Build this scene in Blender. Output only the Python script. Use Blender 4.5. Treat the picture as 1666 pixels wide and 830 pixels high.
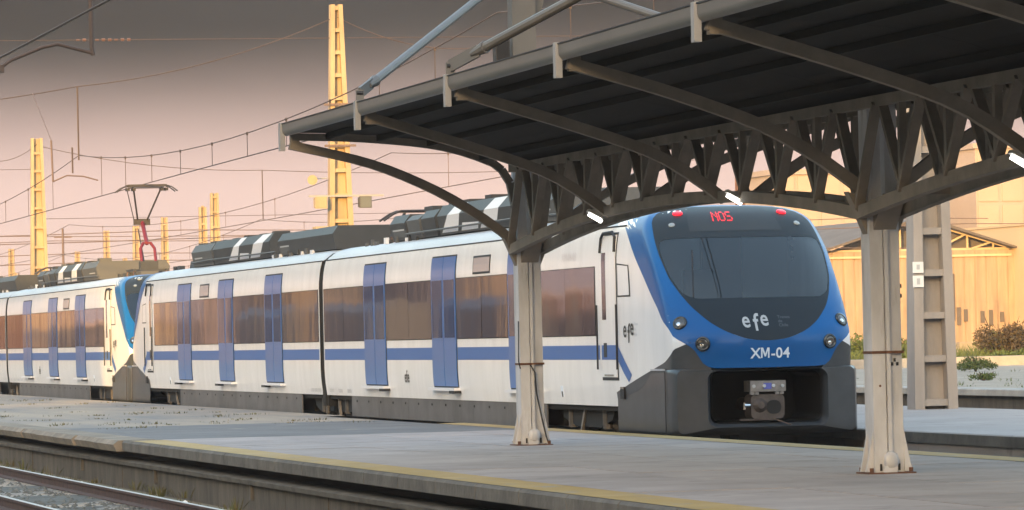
import bpy, bmesh, math, random
from mathutils import Vector, Matrix
random.seed(7)
R = math.radians
for o in list(bpy.data.objects): bpy.data.objects.remove(o)
SC = bpy.context.scene
COL = SC.collection

# ------------------------------------------------------------------ camera
EYE = Vector((0, 0, 1.79)); FPX = 7500.0
YAW = math.atan((833 + 870) / FPX); PITCH = math.atan((548 - 415) / FPX); ROLL = 0.023
fwd = Vector((math.sin(YAW) * math.cos(PITCH), math.cos(YAW) * math.cos(PITCH), math.sin(PITCH)))
r0 = Vector((math.cos(YAW), -math.sin(YAW), 0)); u0 = r0.cross(fwd)
cr, sr = math.cos(ROLL), math.sin(ROLL)
right = cr * r0 - sr * u0; up = sr * r0 + cr * u0
cam = bpy.data.cameras.new('camera'); cam.sensor_width = 36.0; cam.lens = 36.0 * FPX / 1666.0
cam.clip_start = 0.5; cam.clip_end = 6000
camo = bpy.data.objects.new('camera', cam); COL.objects.link(camo)
M = Matrix((right, up, -fwd)).transposed().to_4x4(); M.translation = EYE
camo.matrix_world = M
SC.camera = camo

# ------------------------------------------------------------------ sky and sun
SUN_AZ = R(30)          # sun stands behind the camera, 30 degrees to its left
SUN_EL = R(6.5)
SUN_DIR = Vector((-math.sin(SUN_AZ) * math.cos(SUN_EL), -math.cos(SUN_AZ) * math.cos(SUN_EL), math.sin(SUN_EL)))
world = bpy.data.worlds.new('World'); SC.world = world; world.use_nodes = True
wn = world.node_tree.nodes; wl = world.node_tree.links
for n in list(wn): wn.remove(n)
out = wn.new('ShaderNodeOutputWorld'); bg = wn.new('ShaderNodeBackground')
sky = wn.new('ShaderNodeTexSky'); sky.sky_type = 'NISHITA'; sky.sun_disc = False
sky.sun_elevation = SUN_EL
sky.sun_rotation = math.atan2(SUN_DIR.x, SUN_DIR.y)
sky.air_density = 1.2; sky.dust_density = 3.0; sky.ozone_density = 1.0
tc = wn.new('ShaderNodeTexCoord'); sep = wn.new('ShaderNodeSeparateXYZ')
wl.new(tc.outputs['Generated'], sep.inputs[0])
def wmath(op, a, b=None, c=None):
    m = wn.new('ShaderNodeMath'); m.operation = op
    for i, v in enumerate((a, b, c)):
        if v is None: continue
        if isinstance(v, (int, float)): m.inputs[i].default_value = v
        else: wl.new(v, m.inputs[i])
    return m.outputs[0]
def wstep(v, a, b):
    m = wn.new('ShaderNodeMapRange'); m.interpolation_type = 'SMOOTHSTEP'
    wl.new(v, m.inputs[0]); m.inputs[1].default_value = a; m.inputs[2].default_value = b
    return m.outputs[0]
nz = wn.new('ShaderNodeTexNoise'); nz.inputs['Scale'].default_value = 3.0; nz.inputs['Detail'].default_value = 5
mp = wn.new('ShaderNodeMapping'); mp.inputs['Scale'].default_value = (1, 1, 5)
wl.new(tc.outputs['Generated'], mp.inputs[0]); wl.new(mp.outputs[0], nz.inputs['Vector'])
el = wmath('ADD', sep.outputs[2], wmath('MULTIPLY', wmath('SUBTRACT', nz.outputs['Fac'], 0.5), 0.016))
elu = wmath('ADD', sep.outputs[2], wmath('MULTIPLY', wmath('SUBTRACT', nz.outputs['Fac'], 0.5), 0.25))
bank = wmath('MULTIPLY', wstep(el, 0.031, 0.069), wmath('SUBTRACT', 1.0, wstep(elu, 0.12, 0.26)))
low = wmath('SUBTRACT', 1.0, wstep(el, 0.05, 0.30))
def wmix(f, a, b):
    m = wn.new('ShaderNodeMix'); m.data_type = 'RGBA'
    wl.new(f, m.inputs[0])
    for s, v in ((6, a), (7, b)):
        if isinstance(v, tuple): m.inputs[s].default_value = (*v, 1)
        else: wl.new(v, m.inputs[s])
    return m.outputs[2]
SKY_GLOW = (.77, .555, .49)     # dusty evening air near the horizon
SKY_OVERLAY = (0.044, 0.046, 0.047)    # invented grey cloud bank, stands in for an overlaid dark gradient
c1 = wmix(low, sky.outputs[0], SKY_GLOW)
nb = wn.new('ShaderNodeTexNoise'); nb.inputs['Scale'].default_value = 7.0; nb.inputs['Detail'].default_value = 6
mb_ = wn.new('ShaderNodeMapping'); mb_.inputs['Scale'].default_value = (1, 1, 9)
wl.new(tc.outputs['Generated'], mb_.inputs[0]); wl.new(mb_.outputs[0], nb.inputs['Vector'])
bankc = wmix(wstep(nb.outputs['Fac'], .3, .7), tuple(v * .82 for v in SKY_OVERLAY), tuple(v * 1.25 for v in SKY_OVERLAY))
c2 = wmix(bank, c1, bankc)
wl.new(c2, bg.inputs[0]); bg.inputs[1].default_value = 0.15
wl.new(bg.outputs[0], out.inputs[0])

sl = bpy.data.lights.new('sun', 'SUN'); sl.energy = 1.1; sl.angle = R(0.5); sl.color = (1.0, 0.56, 0.14)
so = bpy.data.objects.new('sun', sl); COL.objects.link(so)
so.rotation_euler = SUN_DIR.to_track_quat('Z', 'Y').to_euler(); so.location = (-60, -60, 60)
SC.view_settings.view_transform = 'Standard'; SC.view_settings.look = 'None'
SC.view_settings.exposure = 2.98; SC.view_settings.gamma = 1.0
SC.view_settings.use_curve_mapping = False
SC.render.engine = 'CYCLES'

# ------------------------------------------------------------------ materials
MATS = {}
def mat(name, col, rough=0.6, metal=0.0, var=0.0, vscale=2.0, bump=0.0, bscale=30.0, coat=0.0, emit=None, estr=0.0,
        col2=None, stretch=(1, 1, 1), ior=1.5, spec=0.5, detail=5.0):
    if name in MATS: return MATS[name]
    m = bpy.data.materials.new(name); m.use_nodes = True; nt = m.node_tree; b = nt.nodes['Principled BSDF']
    b.inputs['Base Color'].default_value = (*col, 1); b.inputs['Roughness'].default_value = rough
    b.inputs['Metallic'].default_value = metal; b.inputs['IOR'].default_value = ior
    b.inputs['Specular IOR Level'].default_value = spec
    b.inputs['Coat Weight'].default_value = coat; b.inputs['Coat Roughness'].default_value = 0.08
    if emit:
        b.inputs['Emission Color'].default_value = (*emit, 1); b.inputs['Emission Strength'].default_value = estr
    if var or bump or col2:
        tcn = nt.nodes.new('ShaderNodeTexCoord'); mpn = nt.nodes.new('ShaderNodeMapping')
        mpn.inputs['Scale'].default_value = stretch
        nt.links.new(tcn.outputs['Object'], mpn.inputs[0])
    if var or col2:
        n = nt.nodes.new('ShaderNodeTexNoise'); n.inputs['Scale'].default_value = vscale; n.inputs['Detail'].default_value = detail
        n.inputs['Roughness'].default_value = 0.62
        nt.links.new(mpn.outputs[0], n.inputs['Vector'])
        mr = nt.nodes.new('ShaderNodeMapRange'); mr.inputs[1].default_value = 0.32; mr.inputs[2].default_value = 0.68
        nt.links.new(n.outputs['Fac'], mr.inputs[0])
        mx = nt.nodes.new('ShaderNodeMix'); mx.data_type = 'RGBA'
        a = tuple(c * (1 - var) for c in col) if not col2 else col
        c_ = col2 if col2 else tuple(min(1, c * (1 + var)) for c in col)
        mx.inputs[6].default_value = (*a, 1); mx.inputs[7].default_value = (*c_, 1)
        nt.links.new(mr.outputs[0], mx.inputs[0]); nt.links.new(mx.outputs[2], b.inputs['Base Color'])
    if bump:
        n2 = nt.nodes.new('ShaderNodeTexNoise'); n2.inputs['Scale'].default_value = bscale; n2.inputs['Detail'].default_value = 4
        nt.links.new(mpn.outputs[0], n2.inputs['Vector'])
        bp = nt.nodes.new('ShaderNodeBump'); bp.inputs['Strength'].default_value = bump; bp.inputs['Distance'].default_value = 0.02
        nt.links.new(n2.outputs['Fac'], bp.inputs['Height']); nt.links.new(bp.outputs[0], b.inputs['Normal'])
    MATS[name] = m; return m

mat('white_paint', (.82, .81, .83), .32, coat=.5, var=.07, vscale=2.2, stretch=(1, 1, .22))
mat('roof_grey', (.42, .46, .52), .4, var=.10, vscale=1.2, stretch=(1, .25, 1))
mat('nose_blue', (.003, .092, .30), .35, spec=.25, coat=.12, var=.05, vscale=1.5)
mat('stripe_blue', (.03, .12, .37), .4, coat=.1)
mat('door_blue', (.03, .13, .40), .3, coat=.35)
mat('mask_dark', (.022, .030, .040), .45, spec=.15)
mat('slate', (.042, .047, .056), .42, var=.22, vscale=2.2, coat=.15)
mat('skirt', (.115, .11, .115), .6, var=.22, vscale=1.6)
mat('under_black', (.012, .012, .014), .8)
mat('wheel', (.09, .078, .07), .6, .3, var=.2, vscale=8)
mat('wheel_face', (.22, .20, .19), .55, .2)
mat('seam', (.012, .012, .016), .6)
mat('rubber', (.008, .008, .009), .75)
mat('hvac', (.030, .033, .038), .55, var=.15, vscale=2)
mat('hvac_grille', (.075, .078, .082), .6)
mat('hvac_white', (.66, .66, .70), .5)
mat('panto_red', (.13, .010, .018), .45)
mat('panto_dark', (.030, .026, .028), .6)
mat('chrome', (.75, .75, .75), .12, 1.0)
mat('lamp_black', (.01, .01, .012), .25, coat=.5)
mat('red_lamp', (.5, .005, .01), .25, emit=(1, .015, .03), estr=.30)
mat('led_red', (.4, .01, .01), .4, emit=(1, .02, .03), estr=.2)
mat('display', (.032, .040, .050), .5, spec=.2)
mat('logo_grey', (.42, .43, .45), .5)
mat('logo_white', (.72, .78, .88), .5)
mat('logo_dim', (.10, .11, .13), .5)
mat('logo_black', (.02, .02, .022), .5)
mat('cab_wall', (.75, .86, .88), .7)
mat('cab_dark', (.03, .035, .04), .7)
mat('coupler', (.10, .082, .078), .55, .4, var=.25, vscale=9)
mat('coupler_plate', (.24, .225, .225), .4, .5, var=.2, vscale=12)
mat('post_paint', (.47, .48, .52), .55, var=.2, vscale=3.0, bump=.15, bscale=25, stretch=(1, 1, .35))
mat('truss_paint', (.20, .175, .152), .75, spec=.3, var=.2, vscale=2.5)
def rust_runs(m, amount):
    nt = m.node_tree; b = nt.nodes['Principled BSDF']; src = b.inputs['Base Color'].links[0].from_socket
    t = nt.nodes.new('ShaderNodeTexCoord'); mp_ = nt.nodes.new('ShaderNodeMapping'); mp_.inputs['Scale'].default_value = (9, 9, .9)
    n = nt.nodes.new('ShaderNodeTexNoise'); n.inputs['Scale'].default_value = 1.0; n.inputs['Detail'].default_value = 7; n.inputs['Roughness'].default_value = .7
    nt.links.new(t.outputs['Object'], mp_.inputs[0]); nt.links.new(mp_.outputs[0], n.inputs['Vector'])
    r = nt.nodes.new('ShaderNodeMapRange'); r.inputs[1].default_value = .58; r.inputs[2].default_value = .72; r.inputs[4].default_value = amount
    nt.links.new(n.outputs['Fac'], r.inputs[0])
    mx = nt.nodes.new('ShaderNodeMix'); mx.data_type = 'RGBA'; mx.inputs[7].default_value = (.12, .075, .05, 1)
    nt.links.new(r.outputs[0], mx.inputs[0]); nt.links.new(src, mx.inputs[6]); nt.links.new(mx.outputs[2], b.inputs['Base Color'])
rust_runs(MATS['post_paint'], .55)
mat('steel_dark', (.030, .027, .024), .6, var=.18, vscale=2.5)
mat('pylon_paint', (.10, .098, .10), .5, var=.07, vscale=2)
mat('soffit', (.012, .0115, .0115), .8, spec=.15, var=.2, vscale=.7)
mat('gutter', (.10, .10, .102), .4, var=.1, vscale=1.2)
mat('strap', (.26, .26, .275), .5)
mat('rust', (.11, .05, .03), .85, var=.3, vscale=14)
mat('lamp_glow', (.9, .9, .9), .4, emit=(1, .96, .88), estr=1.2)
mat('lamp_housing', (.32, .32, .31), .5)
mat('concrete', (.30, .285, .27), .85, var=.22, vscale=1.1, bump=.4, bscale=14)
mat('concrete_mast', (.30, .27, .25), .85, var=.16, vscale=1.6, bump=.3, bscale=18, stretch=(1, 1, .3))
mat('platform', (.32, .275, .265), .85, var=.15, vscale=.9, bump=.25, bscale=8)
def slab_tone(m):
    nt = m.node_tree; b = nt.nodes['Principled BSDF']; src = b.inputs['Base Color'].links[0].from_socket
    oi = nt.nodes.new('ShaderNodeObjectInfo'); mr = nt.nodes.new('ShaderNodeMapRange'); mr.inputs[3].default_value = .86; mr.inputs[4].default_value = 1.08
    nt.links.new(oi.outputs['Random'], mr.inputs[0])
    t = nt.nodes.new('ShaderNodeTexCoord'); n = nt.nodes.new('ShaderNodeTexNoise'); n.inputs['Scale'].default_value = 1.6; n.inputs['Detail'].default_value = 8; n.inputs['Roughness'].default_value = .7
    nt.links.new(t.outputs['Object'], n.inputs['Vector'])
    m2 = nt.nodes.new('ShaderNodeMapRange'); m2.inputs[1].default_value = .56; m2.inputs[2].default_value = .66; m2.inputs[3].default_value = 1; m2.inputs[4].default_value = .70
    nt.links.new(n.outputs['Fac'], m2.inputs[0])
    mm = nt.nodes.new('ShaderNodeMath'); mm.operation = 'MULTIPLY'; nt.links.new(mr.outputs[0], mm.inputs[0]); nt.links.new(m2.outputs[0], mm.inputs[1])
    mx = nt.nodes.new('ShaderNodeMix'); mx.data_type = 'RGBA'; mx.blend_type = 'MULTIPLY'; mx.inputs[0].default_value = 1
    nt.links.new(src, mx.inputs[6]); nt.links.new(mm.outputs[0], mx.inputs[7]); nt.links.new(mx.outputs[2], b.inputs['Base Color'])
slab_tone(MATS['platform'])
mat('platform_far', (.34, .30, .29), .85, var=.12, vscale=.5)
slab_tone(MATS['platform_far'])
mat('asphalt', (.135, .13, .135), .9, var=.2, vscale=.7, bump=.3, bscale=20)
mat('sandy', (.28, .24, .20), .95, var=.2, vscale=1.0, bump=.4, bscale=12)
mat('coping', (.105, .094, .083), .9, var=.32, vscale=1.8, bump=.6, bscale=10)
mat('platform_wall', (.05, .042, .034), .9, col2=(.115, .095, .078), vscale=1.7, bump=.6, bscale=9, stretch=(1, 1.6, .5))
mat('yellow_paint', (.33, .215, .06), .8, col2=(.40, .28, .12), vscale=1.3, bump=.3, bscale=14)
def worn(m, col, lo, hi, sc, st):
    nt = m.node_tree; b = nt.nodes['Principled BSDF']; src = b.inputs['Base Color'].links[0].from_socket
    t = nt.nodes.new('ShaderNodeTexCoord'); mp_ = nt.nodes.new('ShaderNodeMapping'); mp_.inputs['Scale'].default_value = st
    n = nt.nodes.new('ShaderNodeTexNoise'); n.inputs['Scale'].default_value = sc; n.inputs['Detail'].default_value = 8; n.inputs['Roughness'].default_value = .75
    nt.links.new(t.outputs['Object'], mp_.inputs[0]); nt.links.new(mp_.outputs[0], n.inputs['Vector'])
    r = nt.nodes.new('ShaderNodeMapRange'); r.inputs[1].default_value = lo; r.inputs[2].default_value = hi
    nt.links.new(n.outputs['Fac'], r.inputs[0])
    mx = nt.nodes.new('ShaderNodeMix'); mx.data_type = 'RGBA'; mx.inputs[7].default_value = (*col, 1)
    nt.links.new(r.outputs[0], mx.inputs[0]); nt.links.new(src, mx.inputs[6]); nt.links.new(mx.outputs[2], b.inputs['Base Color'])
worn(MATS['yellow_paint'], (.25, .23, .21), .55, .68, 2.5, (1, .5, 1))
worn(MATS['asphalt'], (.28, .24, .20), .58, .70, .8, (1, .4, 1))
mat('ballast', (.12, .122, .112), .95, col2=(.06, .053, .048), vscale=3.0, bump=1.0, bscale=26)
mat('ground', (.20, .165, .12), .95, col2=(.13, .12, .08), vscale=.12, bump=.4, bscale=4)
mat('rail_side', (.065, .032, .026), .8, var=.3, vscale=6)
mat('rail_top', (.42, .36, .34), .4, .7)
mat('wire', (.06, .042, .04), .7)
mat('wire_warm', (.12, .085, .08), .7)
mat('insulator', (.10, .05, .035), .5)
mat('warehouse', (.31, .22, .155), .8, var=.24, vscale=.5, stretch=(4, 1, .4))
mat('warehouse_trim', (.46, .36, .25), .7)
mat('warehouse_roof', (.09, .075, .07), .8, var=.2, vscale=.4)
mat('tower_wall', (.33, .26, .23), .8, var=.08, vscale=.1)
mat('tower_panel', (.36, .27, .22), .7, var=.05, vscale=.2)
mat('tower_glass', (.22, .17, .15), .3)
mat('shed_pilaster', (.34, .27, .27), .9)
mat('wagon_blue', (.07, .09, .13), .6); mat('wagon_brown', (.12, .06, .04), .7); mat('wagon_slate', (.08, .09, .11), .6)
mat('brick', (.075, .075, .105), .9, var=.25, vscale=.6)
mat('plaster', (.30, .25, .19), .9, var=.12, vscale=.5)
mat('bush_leaf', (.085, .055, .028), .9, col2=(.05, .042, .02), vscale=2)
mat('grass_leaf', (.09, .115, .035), .9, col2=(.05, .075, .025), vscale=1.5)
mat('leaf_green', (.05, .085, .022), .9, col2=(.085, .11, .03), vscale=3)
mat('twig', (.07, .05, .035), .9)
mat('sign_white', (.7, .7, .7), .6)
mat('speaker', (.035, .033, .035), .7)
mat('flood_glass', (.12, .13, .13), .2)
mat('litter', (.75, .74, .72), .8)

def glass_mat(name, col, gloss, ior, wavy):
    m = bpy.data.materials.new(name); m.use_nodes = True; nt = m.node_tree
    for n in list(nt.nodes): nt.nodes.remove(n)
    o = nt.nodes.new('ShaderNodeOutputMaterial'); df = nt.nodes.new('ShaderNodeBsdfDiffuse'); gl = nt.nodes.new('ShaderNodeBsdfGlossy'); mx = nt.nodes.new('ShaderNodeMixShader')
    df.inputs[0].default_value = (*col, 1); gl.inputs[0].default_value = (*gloss, 1); gl.inputs['Roughness'].default_value = .05
    fr = nt.nodes.new('ShaderNodeFresnel'); fr.inputs[0].default_value = ior
    t = nt.nodes.new('ShaderNodeTexCoord'); mpn = nt.nodes.new('ShaderNodeMapping'); mpn.inputs['Scale'].default_value = (1, .36, .2)
    n = nt.nodes.new('ShaderNodeTexNoise'); n.inputs['Scale'].default_value = 2.2; n.inputs['Detail'].default_value = 3
    bp = nt.nodes.new('ShaderNodeBump'); bp.inputs['Strength'].default_value = wavy; bp.inputs['Distance'].default_value = .02
    nt.links.new(t.outputs['Object'], mpn.inputs[0]); nt.links.new(mpn.outputs[0], n.inputs['Vector'])
    nt.links.new(n.outputs['Fac'], bp.inputs['Height']); nt.links.new(bp.outputs[0], gl.inputs['Normal'])
    nt.links.new(fr.outputs[0], mx.inputs[0]); nt.links.new(df.outputs[0], mx.inputs[1]); nt.links.new(gl.outputs[0], mx.inputs[2]); nt.links.new(mx.outputs[0], o.inputs[0])
    MATS[name] = m; return m
glass_mat('window_glass', (.045, .040, .050), (.90, .86, .97), 1.9, .17)
glass_mat('door_glass', (.018, .035, .095), (.80, .82, 1.0), 1.85, .17)

def windshield_mat():
    m = bpy.data.materials.new('windshield'); m.use_nodes = True; nt = m.node_tree
    for n in list(nt.nodes): nt.nodes.remove(n)
    o = nt.nodes.new('ShaderNodeOutputMaterial'); tr = nt.nodes.new('ShaderNodeBsdfTransparent'); gl = nt.nodes.new('ShaderNodeBsdfGlossy')
    tr.inputs[0].default_value = (.80, .88, .90, 1); gl.inputs['Roughness'].default_value = .04
    fr = nt.nodes.new('ShaderNodeFresnel'); fr.inputs[0].default_value = 2.1
    mx = nt.nodes.new('ShaderNodeMixShader')
    nt.links.new(fr.outputs[0], mx.inputs[0]); nt.links.new(tr.outputs[0], mx.inputs[1]); nt.links.new(gl.outputs[0], mx.inputs[2])
    nt.links.new(mx.outputs[0], o.inputs[0]); MATS['windshield'] = m
windshield_mat()

# ------------------------------------------------------------------ mesh helpers
class MB:
    def __init__(s): s.v = []; s.f = []; s.sm = False
    def add(s, vs, fs):
        k = len(s.v); s.v += [tuple(v) for v in vs]; s.f += [tuple(i + k for i in f) for f in fs]; return s
    def box(s, x0, x1, y0, y1, z0, z1):
        vs = [(x, y, z) for z in (z0, z1) for y in (y0, y1) for x in (x0, x1)]
        return s.add(vs, [(0, 2, 3, 1), (4, 5, 7, 6), (0, 1, 5, 4), (2, 6, 7, 3), (0, 4, 6, 2), (1, 3, 7, 5)])
    def bar(s, a, b, w, h, upv=(0, 0, 1)):
        a = Vector(a); b = Vector(b); d = (b - a).normalized(); u = Vector(upv)
        sd = d.cross(u)
        if sd.length < 1e-4: sd = d.cross(Vector((0, 1, 0)))
        sd.normalize(); u = sd.cross(d).normalized()
        vs = [p + sd * sx * w / 2 + u * sz * h / 2 for p in (a, b) for sz in (-1, 1) for sx in (-1, 1)]
        return s.add(vs, [(0, 1, 3, 2), (4, 6, 7, 5), (0, 4, 5, 1), (2, 3, 7, 6), (0, 2, 6, 4), (1, 5, 7, 3)])
    def tube(s, pts, r, n=8, cap=True):
        pts = [Vector(p) for p in pts]; k = len(pts); rings = []
        rr = r if isinstance(r, (list, tuple)) else [r] * k
        for i, p in enumerate(pts):
            d = (pts[min(i + 1, k - 1)] - pts[max(i - 1, 0)]).normalized()
            a = d.cross(Vector((0, 0, 1)))
            if a.length < 1e-3: a = d.cross(Vector((1, 0, 0)))
            a.normalize(); b = a.cross(d)
            rings.append([p + (a * math.cos(2 * math.pi * j / n) + b * math.sin(2 * math.pi * j / n)) * rr[i] for j in range(n)])
        vs = [v for rg in rings for v in rg]; fs = []
        for i in range(k - 1):
            for j in range(n):
                fs.append((i * n + j, i * n + (j + 1) % n, (i + 1) * n + (j + 1) % n, (i + 1) * n + j))
        if cap: fs.append(tuple(range(n))[::-1]); fs.append(tuple((k - 1) * n + j for j in range(n)))
        return s.add(vs, fs)
    def prism(s, poly, axis, a, b):
        """poly: 2-D outline in the plane normal to axis ('x': (y,z), 'y': (x,z), 'z': (x,y))"""
        def P(p, t):
            return {'x': (t, p[0], p[1]), 'y': (p[0], t, p[1]), 'z': (p[0], p[1], t)}[axis]
        n = len(poly); vs = [P(p, a) for p in poly] + [P(p, b) for p in poly]
        fs = [tuple(range(n)), tuple(range(2 * n - 1, n - 1, -1))]
        fs += [(i, i + n, (i + 1) % n + n, (i + 1) % n) for i in range(n)]
        return s.add(vs, fs)
    def build(s, name, m, parent=None, smooth=False, angle=35):
        me = bpy.data.meshes.new(name); me.from_pydata(s.v, [], s.f)
        bm = bmesh.new(); bm.from_mesh(me); bmesh.ops.recalc_face_normals(bm, faces=bm.faces)
        if smooth:
            for e in bm.edges:
                e.smooth = len(e.link_faces) == 2 and e.calc_face_angle(0) < R(angle)
            for f in bm.faces: f.smooth = True
        bm.to_mesh(me); bm.free()
        me.materials.append(MATS[m] if isinstance(m, str) else m)
        return link(name, me, parent)
def link(name, me, parent=None):
    o = bpy.data.objects.new(name, me); COL.objects.link(o)
    if parent is not None:
        o.parent = parent
        if parent.type == 'EMPTY': o.location = -parent.location
    return o
def tag(o, label=None, cat=None, group=None, kind=None):
    if label: o['label'] = label
    if cat: o['category'] = cat
    if group: o['group'] = group
    if kind: o['kind'] = kind
    return o
def thing(name, loc, label, cat, group=None):
    o = bpy.data.objects.new(name, None); COL.objects.link(o); o.location = loc
    o.empty_display_size = .3
    return tag(o, label, cat, group)
def copy_tree(o, parent=None):
    c = o.copy(); COL.objects.link(c); c.parent = parent
    for ch in list(o.children): copy_tree(ch, c)
    return c
def text_mesh(txt, size, bold=0.0, sx=1.0, spacing=1.0, align='LEFT'):
    cu = bpy.data.curves.new('t', 'FONT'); cu.body = txt; cu.size = size; cu.offset = bold; cu.space_character = spacing
    cu.align_x = align; cu.fill_mode = 'FRONT'; cu.resolution_u = 3
    ob = bpy.data.objects.new('t', cu); COL.objects.link(ob)
    bpy.context.view_layer.update()
    me = bpy.data.meshes.new_from_object(ob.evaluated_get(bpy.context.evaluated_depsgraph_get()))
    vs = [(v.co.x * sx, v.co.y) for v in me.vertices]; fs = [tuple(p.vertices) for p in me.polygons]
    bpy.data.objects.remove(ob); bpy.data.curves.remove(cu); bpy.data.meshes.remove(me)
    return vs, fs
def side_text(txt, size, y, z, xs, m, name, parent, bold=0.0, sx=1.0, spacing=1.0):
    """lettering on a train side that faces -X; reads towards -Y"""
    vs, fs = text_mesh(txt, size, bold, sx, spacing)
    mb = MB(); mb.add([(xs, y - a, z + b) for a, b in vs], fs)
    return mb.build(name, m, parent)
def hermite(tab, x):
    n = len(tab)
    if x <= tab[0][0]: return tab[0][1]
    if x >= tab[-1][0]: return tab[-1][1]
    for i in range(n - 1):
        if tab[i][0] <= x <= tab[i + 1][0]: break
    d = [(tab[k + 1][1] - tab[k][1]) / (tab[k + 1][0] - tab[k][0]) for k in range(n - 1)]
    def mm(k):
        if k == 0: return d[0]
        if k == n - 1: return d[-1]
        a, b = d[k - 1], d[k]
        return 0. if a * b <= 0 else 2 * a * b / (a + b)
    h = tab[i + 1][0] - tab[i][0]; t = (x - tab[i][0]) / h
    return ((2*t**3 - 3*t*t + 1) * tab[i][1] + (t**3 - 2*t*t + t) * h * mm(i) + (3*t*t - 2*t**3) * tab[i+1][1] + (t**3 - t*t) * h * mm(i+1))

# ------------------------------------------------------------------ ground, tracks, platforms
PZ = 0.30
def sheet(name, x0, x1, y0, y1, z, m, nx=1, ny=1, parent=None, kind='structure', wob=0.0):
    mb = MB(); vs = []
    for j in range(ny + 1):
        for i in range(nx + 1):
            x = x0 + (x1 - x0) * i / nx; y = y0 + (y1 - y0) * j / ny
            vs.append((x, y, z + (random.uniform(-wob, wob) if wob else 0)))
    fs = [(j*(nx+1)+i, j*(nx+1)+i+1, (j+1)*(nx+1)+i+1, (j+1)*(nx+1)+i) for j in range(ny) for i in range(nx)]
    mb.add(vs, fs); o = mb.build(name, m, parent)
    if parent is None: o['kind'] = kind
    return o
sheet('ground', -900, 1100, -500, 1600, -.47, 'ground')

def track(xc, rz, y0, y1, name, bed_z, sleepers=True, half=1.75):
    bed = MB(); n = int((y1 - y0) / 1.2)
    prof = [(-half, bed_z - .12), (-half * .7, bed_z), (0, bed_z + .015), (half * .7, bed_z), (half, bed_z - .12)]
    vs = []
    for j in range(n + 1):
        y = y0 + (y1 - y0) * j / n
        for (a, b) in prof: vs.append((xc + a, y, b + random.uniform(-.02, .02)))
    fs = [(j*5+i, j*5+i+1, (j+1)*5+i+1, (j+1)*5+i) for j in range(n) for i in range(4)]
    bed.add(vs, fs); o = bed.build(name, 'ballast'); o['kind'] = 'structure'
    for s in (-1, 1):
        x = xc + s * .86
        pr = [(x-.075, rz-.17), (x+.075, rz-.17), (x+.075, rz-.155), (x+.012, rz-.13), (x+.012, rz-.045), (x+.036, rz-.035), (x+.036, rz-.006), (x+.03, rz-.003),
              (x-.03, rz-.003), (x-.036, rz-.006), (x-.036, rz-.035), (x-.012, rz-.045), (x-.012, rz-.13), (x-.075, rz-.155)]
        r = MB().prism(pr, 'y', y0, y1).build('rail', 'rail_side', o)
        MB().box(x-.031, x+.031, y0, y1, rz-.003, rz).build('running_surface', 'rail_top', r)
    if sleepers:
        base = None; y = y0 + .3
        while y < min(y1, 130):
            if base is None:
                base = MB().box(xc-1.35, xc+1.35, -.12, .12, rz-.36, rz-.172).build('sleeper', 'concrete', o); base.location.y = y
            else:
                c = base.copy(); COL.objects.link(c); c.location.y = y
            y += .62
    return o
near_bed = track(7.69, -.15, 42, 190, 'near_track', -.335)
train_bed = track(18.675, 0, 30, 260, 'train_track', -.20, sleepers=False, half=1.5)
far_bed = track(28.6, 0, 60, 260, 'far_track', -.2, sleepers=False, half=1.5)
# loose ballast stones beside and between the near rails
st = MB()
for i in range(5200):
    y = 46 + random.random() ** 1.3 * 60; x = random.uniform(5.6, 9.9)
    if abs(abs(x - 7.69) - .86) < .1: continue
    r = random.uniform(.022, .055); z = -.335 - (max(0, abs(x - 7.69) - 1.22) * .2) + r * .3
    p = [(x + random.uniform(-.3, .3)*r + r * a, y + r * b, z + r * c * .8) for a, b, c in ((1,0,0),(-.2,1,.1),(-1,-.1,0),(.1,-1,0),(.1,.1,.9),(0,0,-.6))]
    st.add(p, [(0,1,4),(1,2,4),(2,3,4),(3,0,4),(1,0,5),(2,1,5),(3,2,5),(0,3,5)])
o = st.build('ballast_stones', mat('stone_grey', (.15, .15, .14), .95, col2=(.06, .057, .05), vscale=9)); tag(o, 'loose grey ballast stones around the near rails', 'ballast', kind='stuff')

# the island platform
plat = MB().box(10.55, 16.9, -12, 260, -.46, PZ - .02).build('platform', 'concrete'); plat['kind'] = 'structure'
# paving panels: pale concrete, each slab a piece
y = 30.0; row = 0
xs = [10.62, 12.2, 13.8, 15.4, 16.5]
while y < 71.9:
    y1 = min(y + 3.0, 72.0)
    for i in range(4):
        jz = random.uniform(-.002, .002)
        m = MB().box(xs[i] + .009, xs[i+1] - .009, y + .012, y1 - .012, PZ - .019, PZ + jz)
        m.build('paving_slab', 'platform', plat)
    y = y1
def asphalt_sand():
    m = mat('asphalt_sand', (.155, .15, .158), .92, col2=(.36, .29, .22), vscale=.42, bump=.35, bscale=16, stretch=(1.3, .22, 1), detail=6)
    return m
asphalt_sand()
sheet('asphalt', 10.5, 16.98, 72.004, 84, PZ, 'asphalt', 2, 6, plat)
sheet('sandy_paving', 10.5, 16.98, 84, 230, PZ, 'asphalt_sand', 2, 40, plat)
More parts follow.
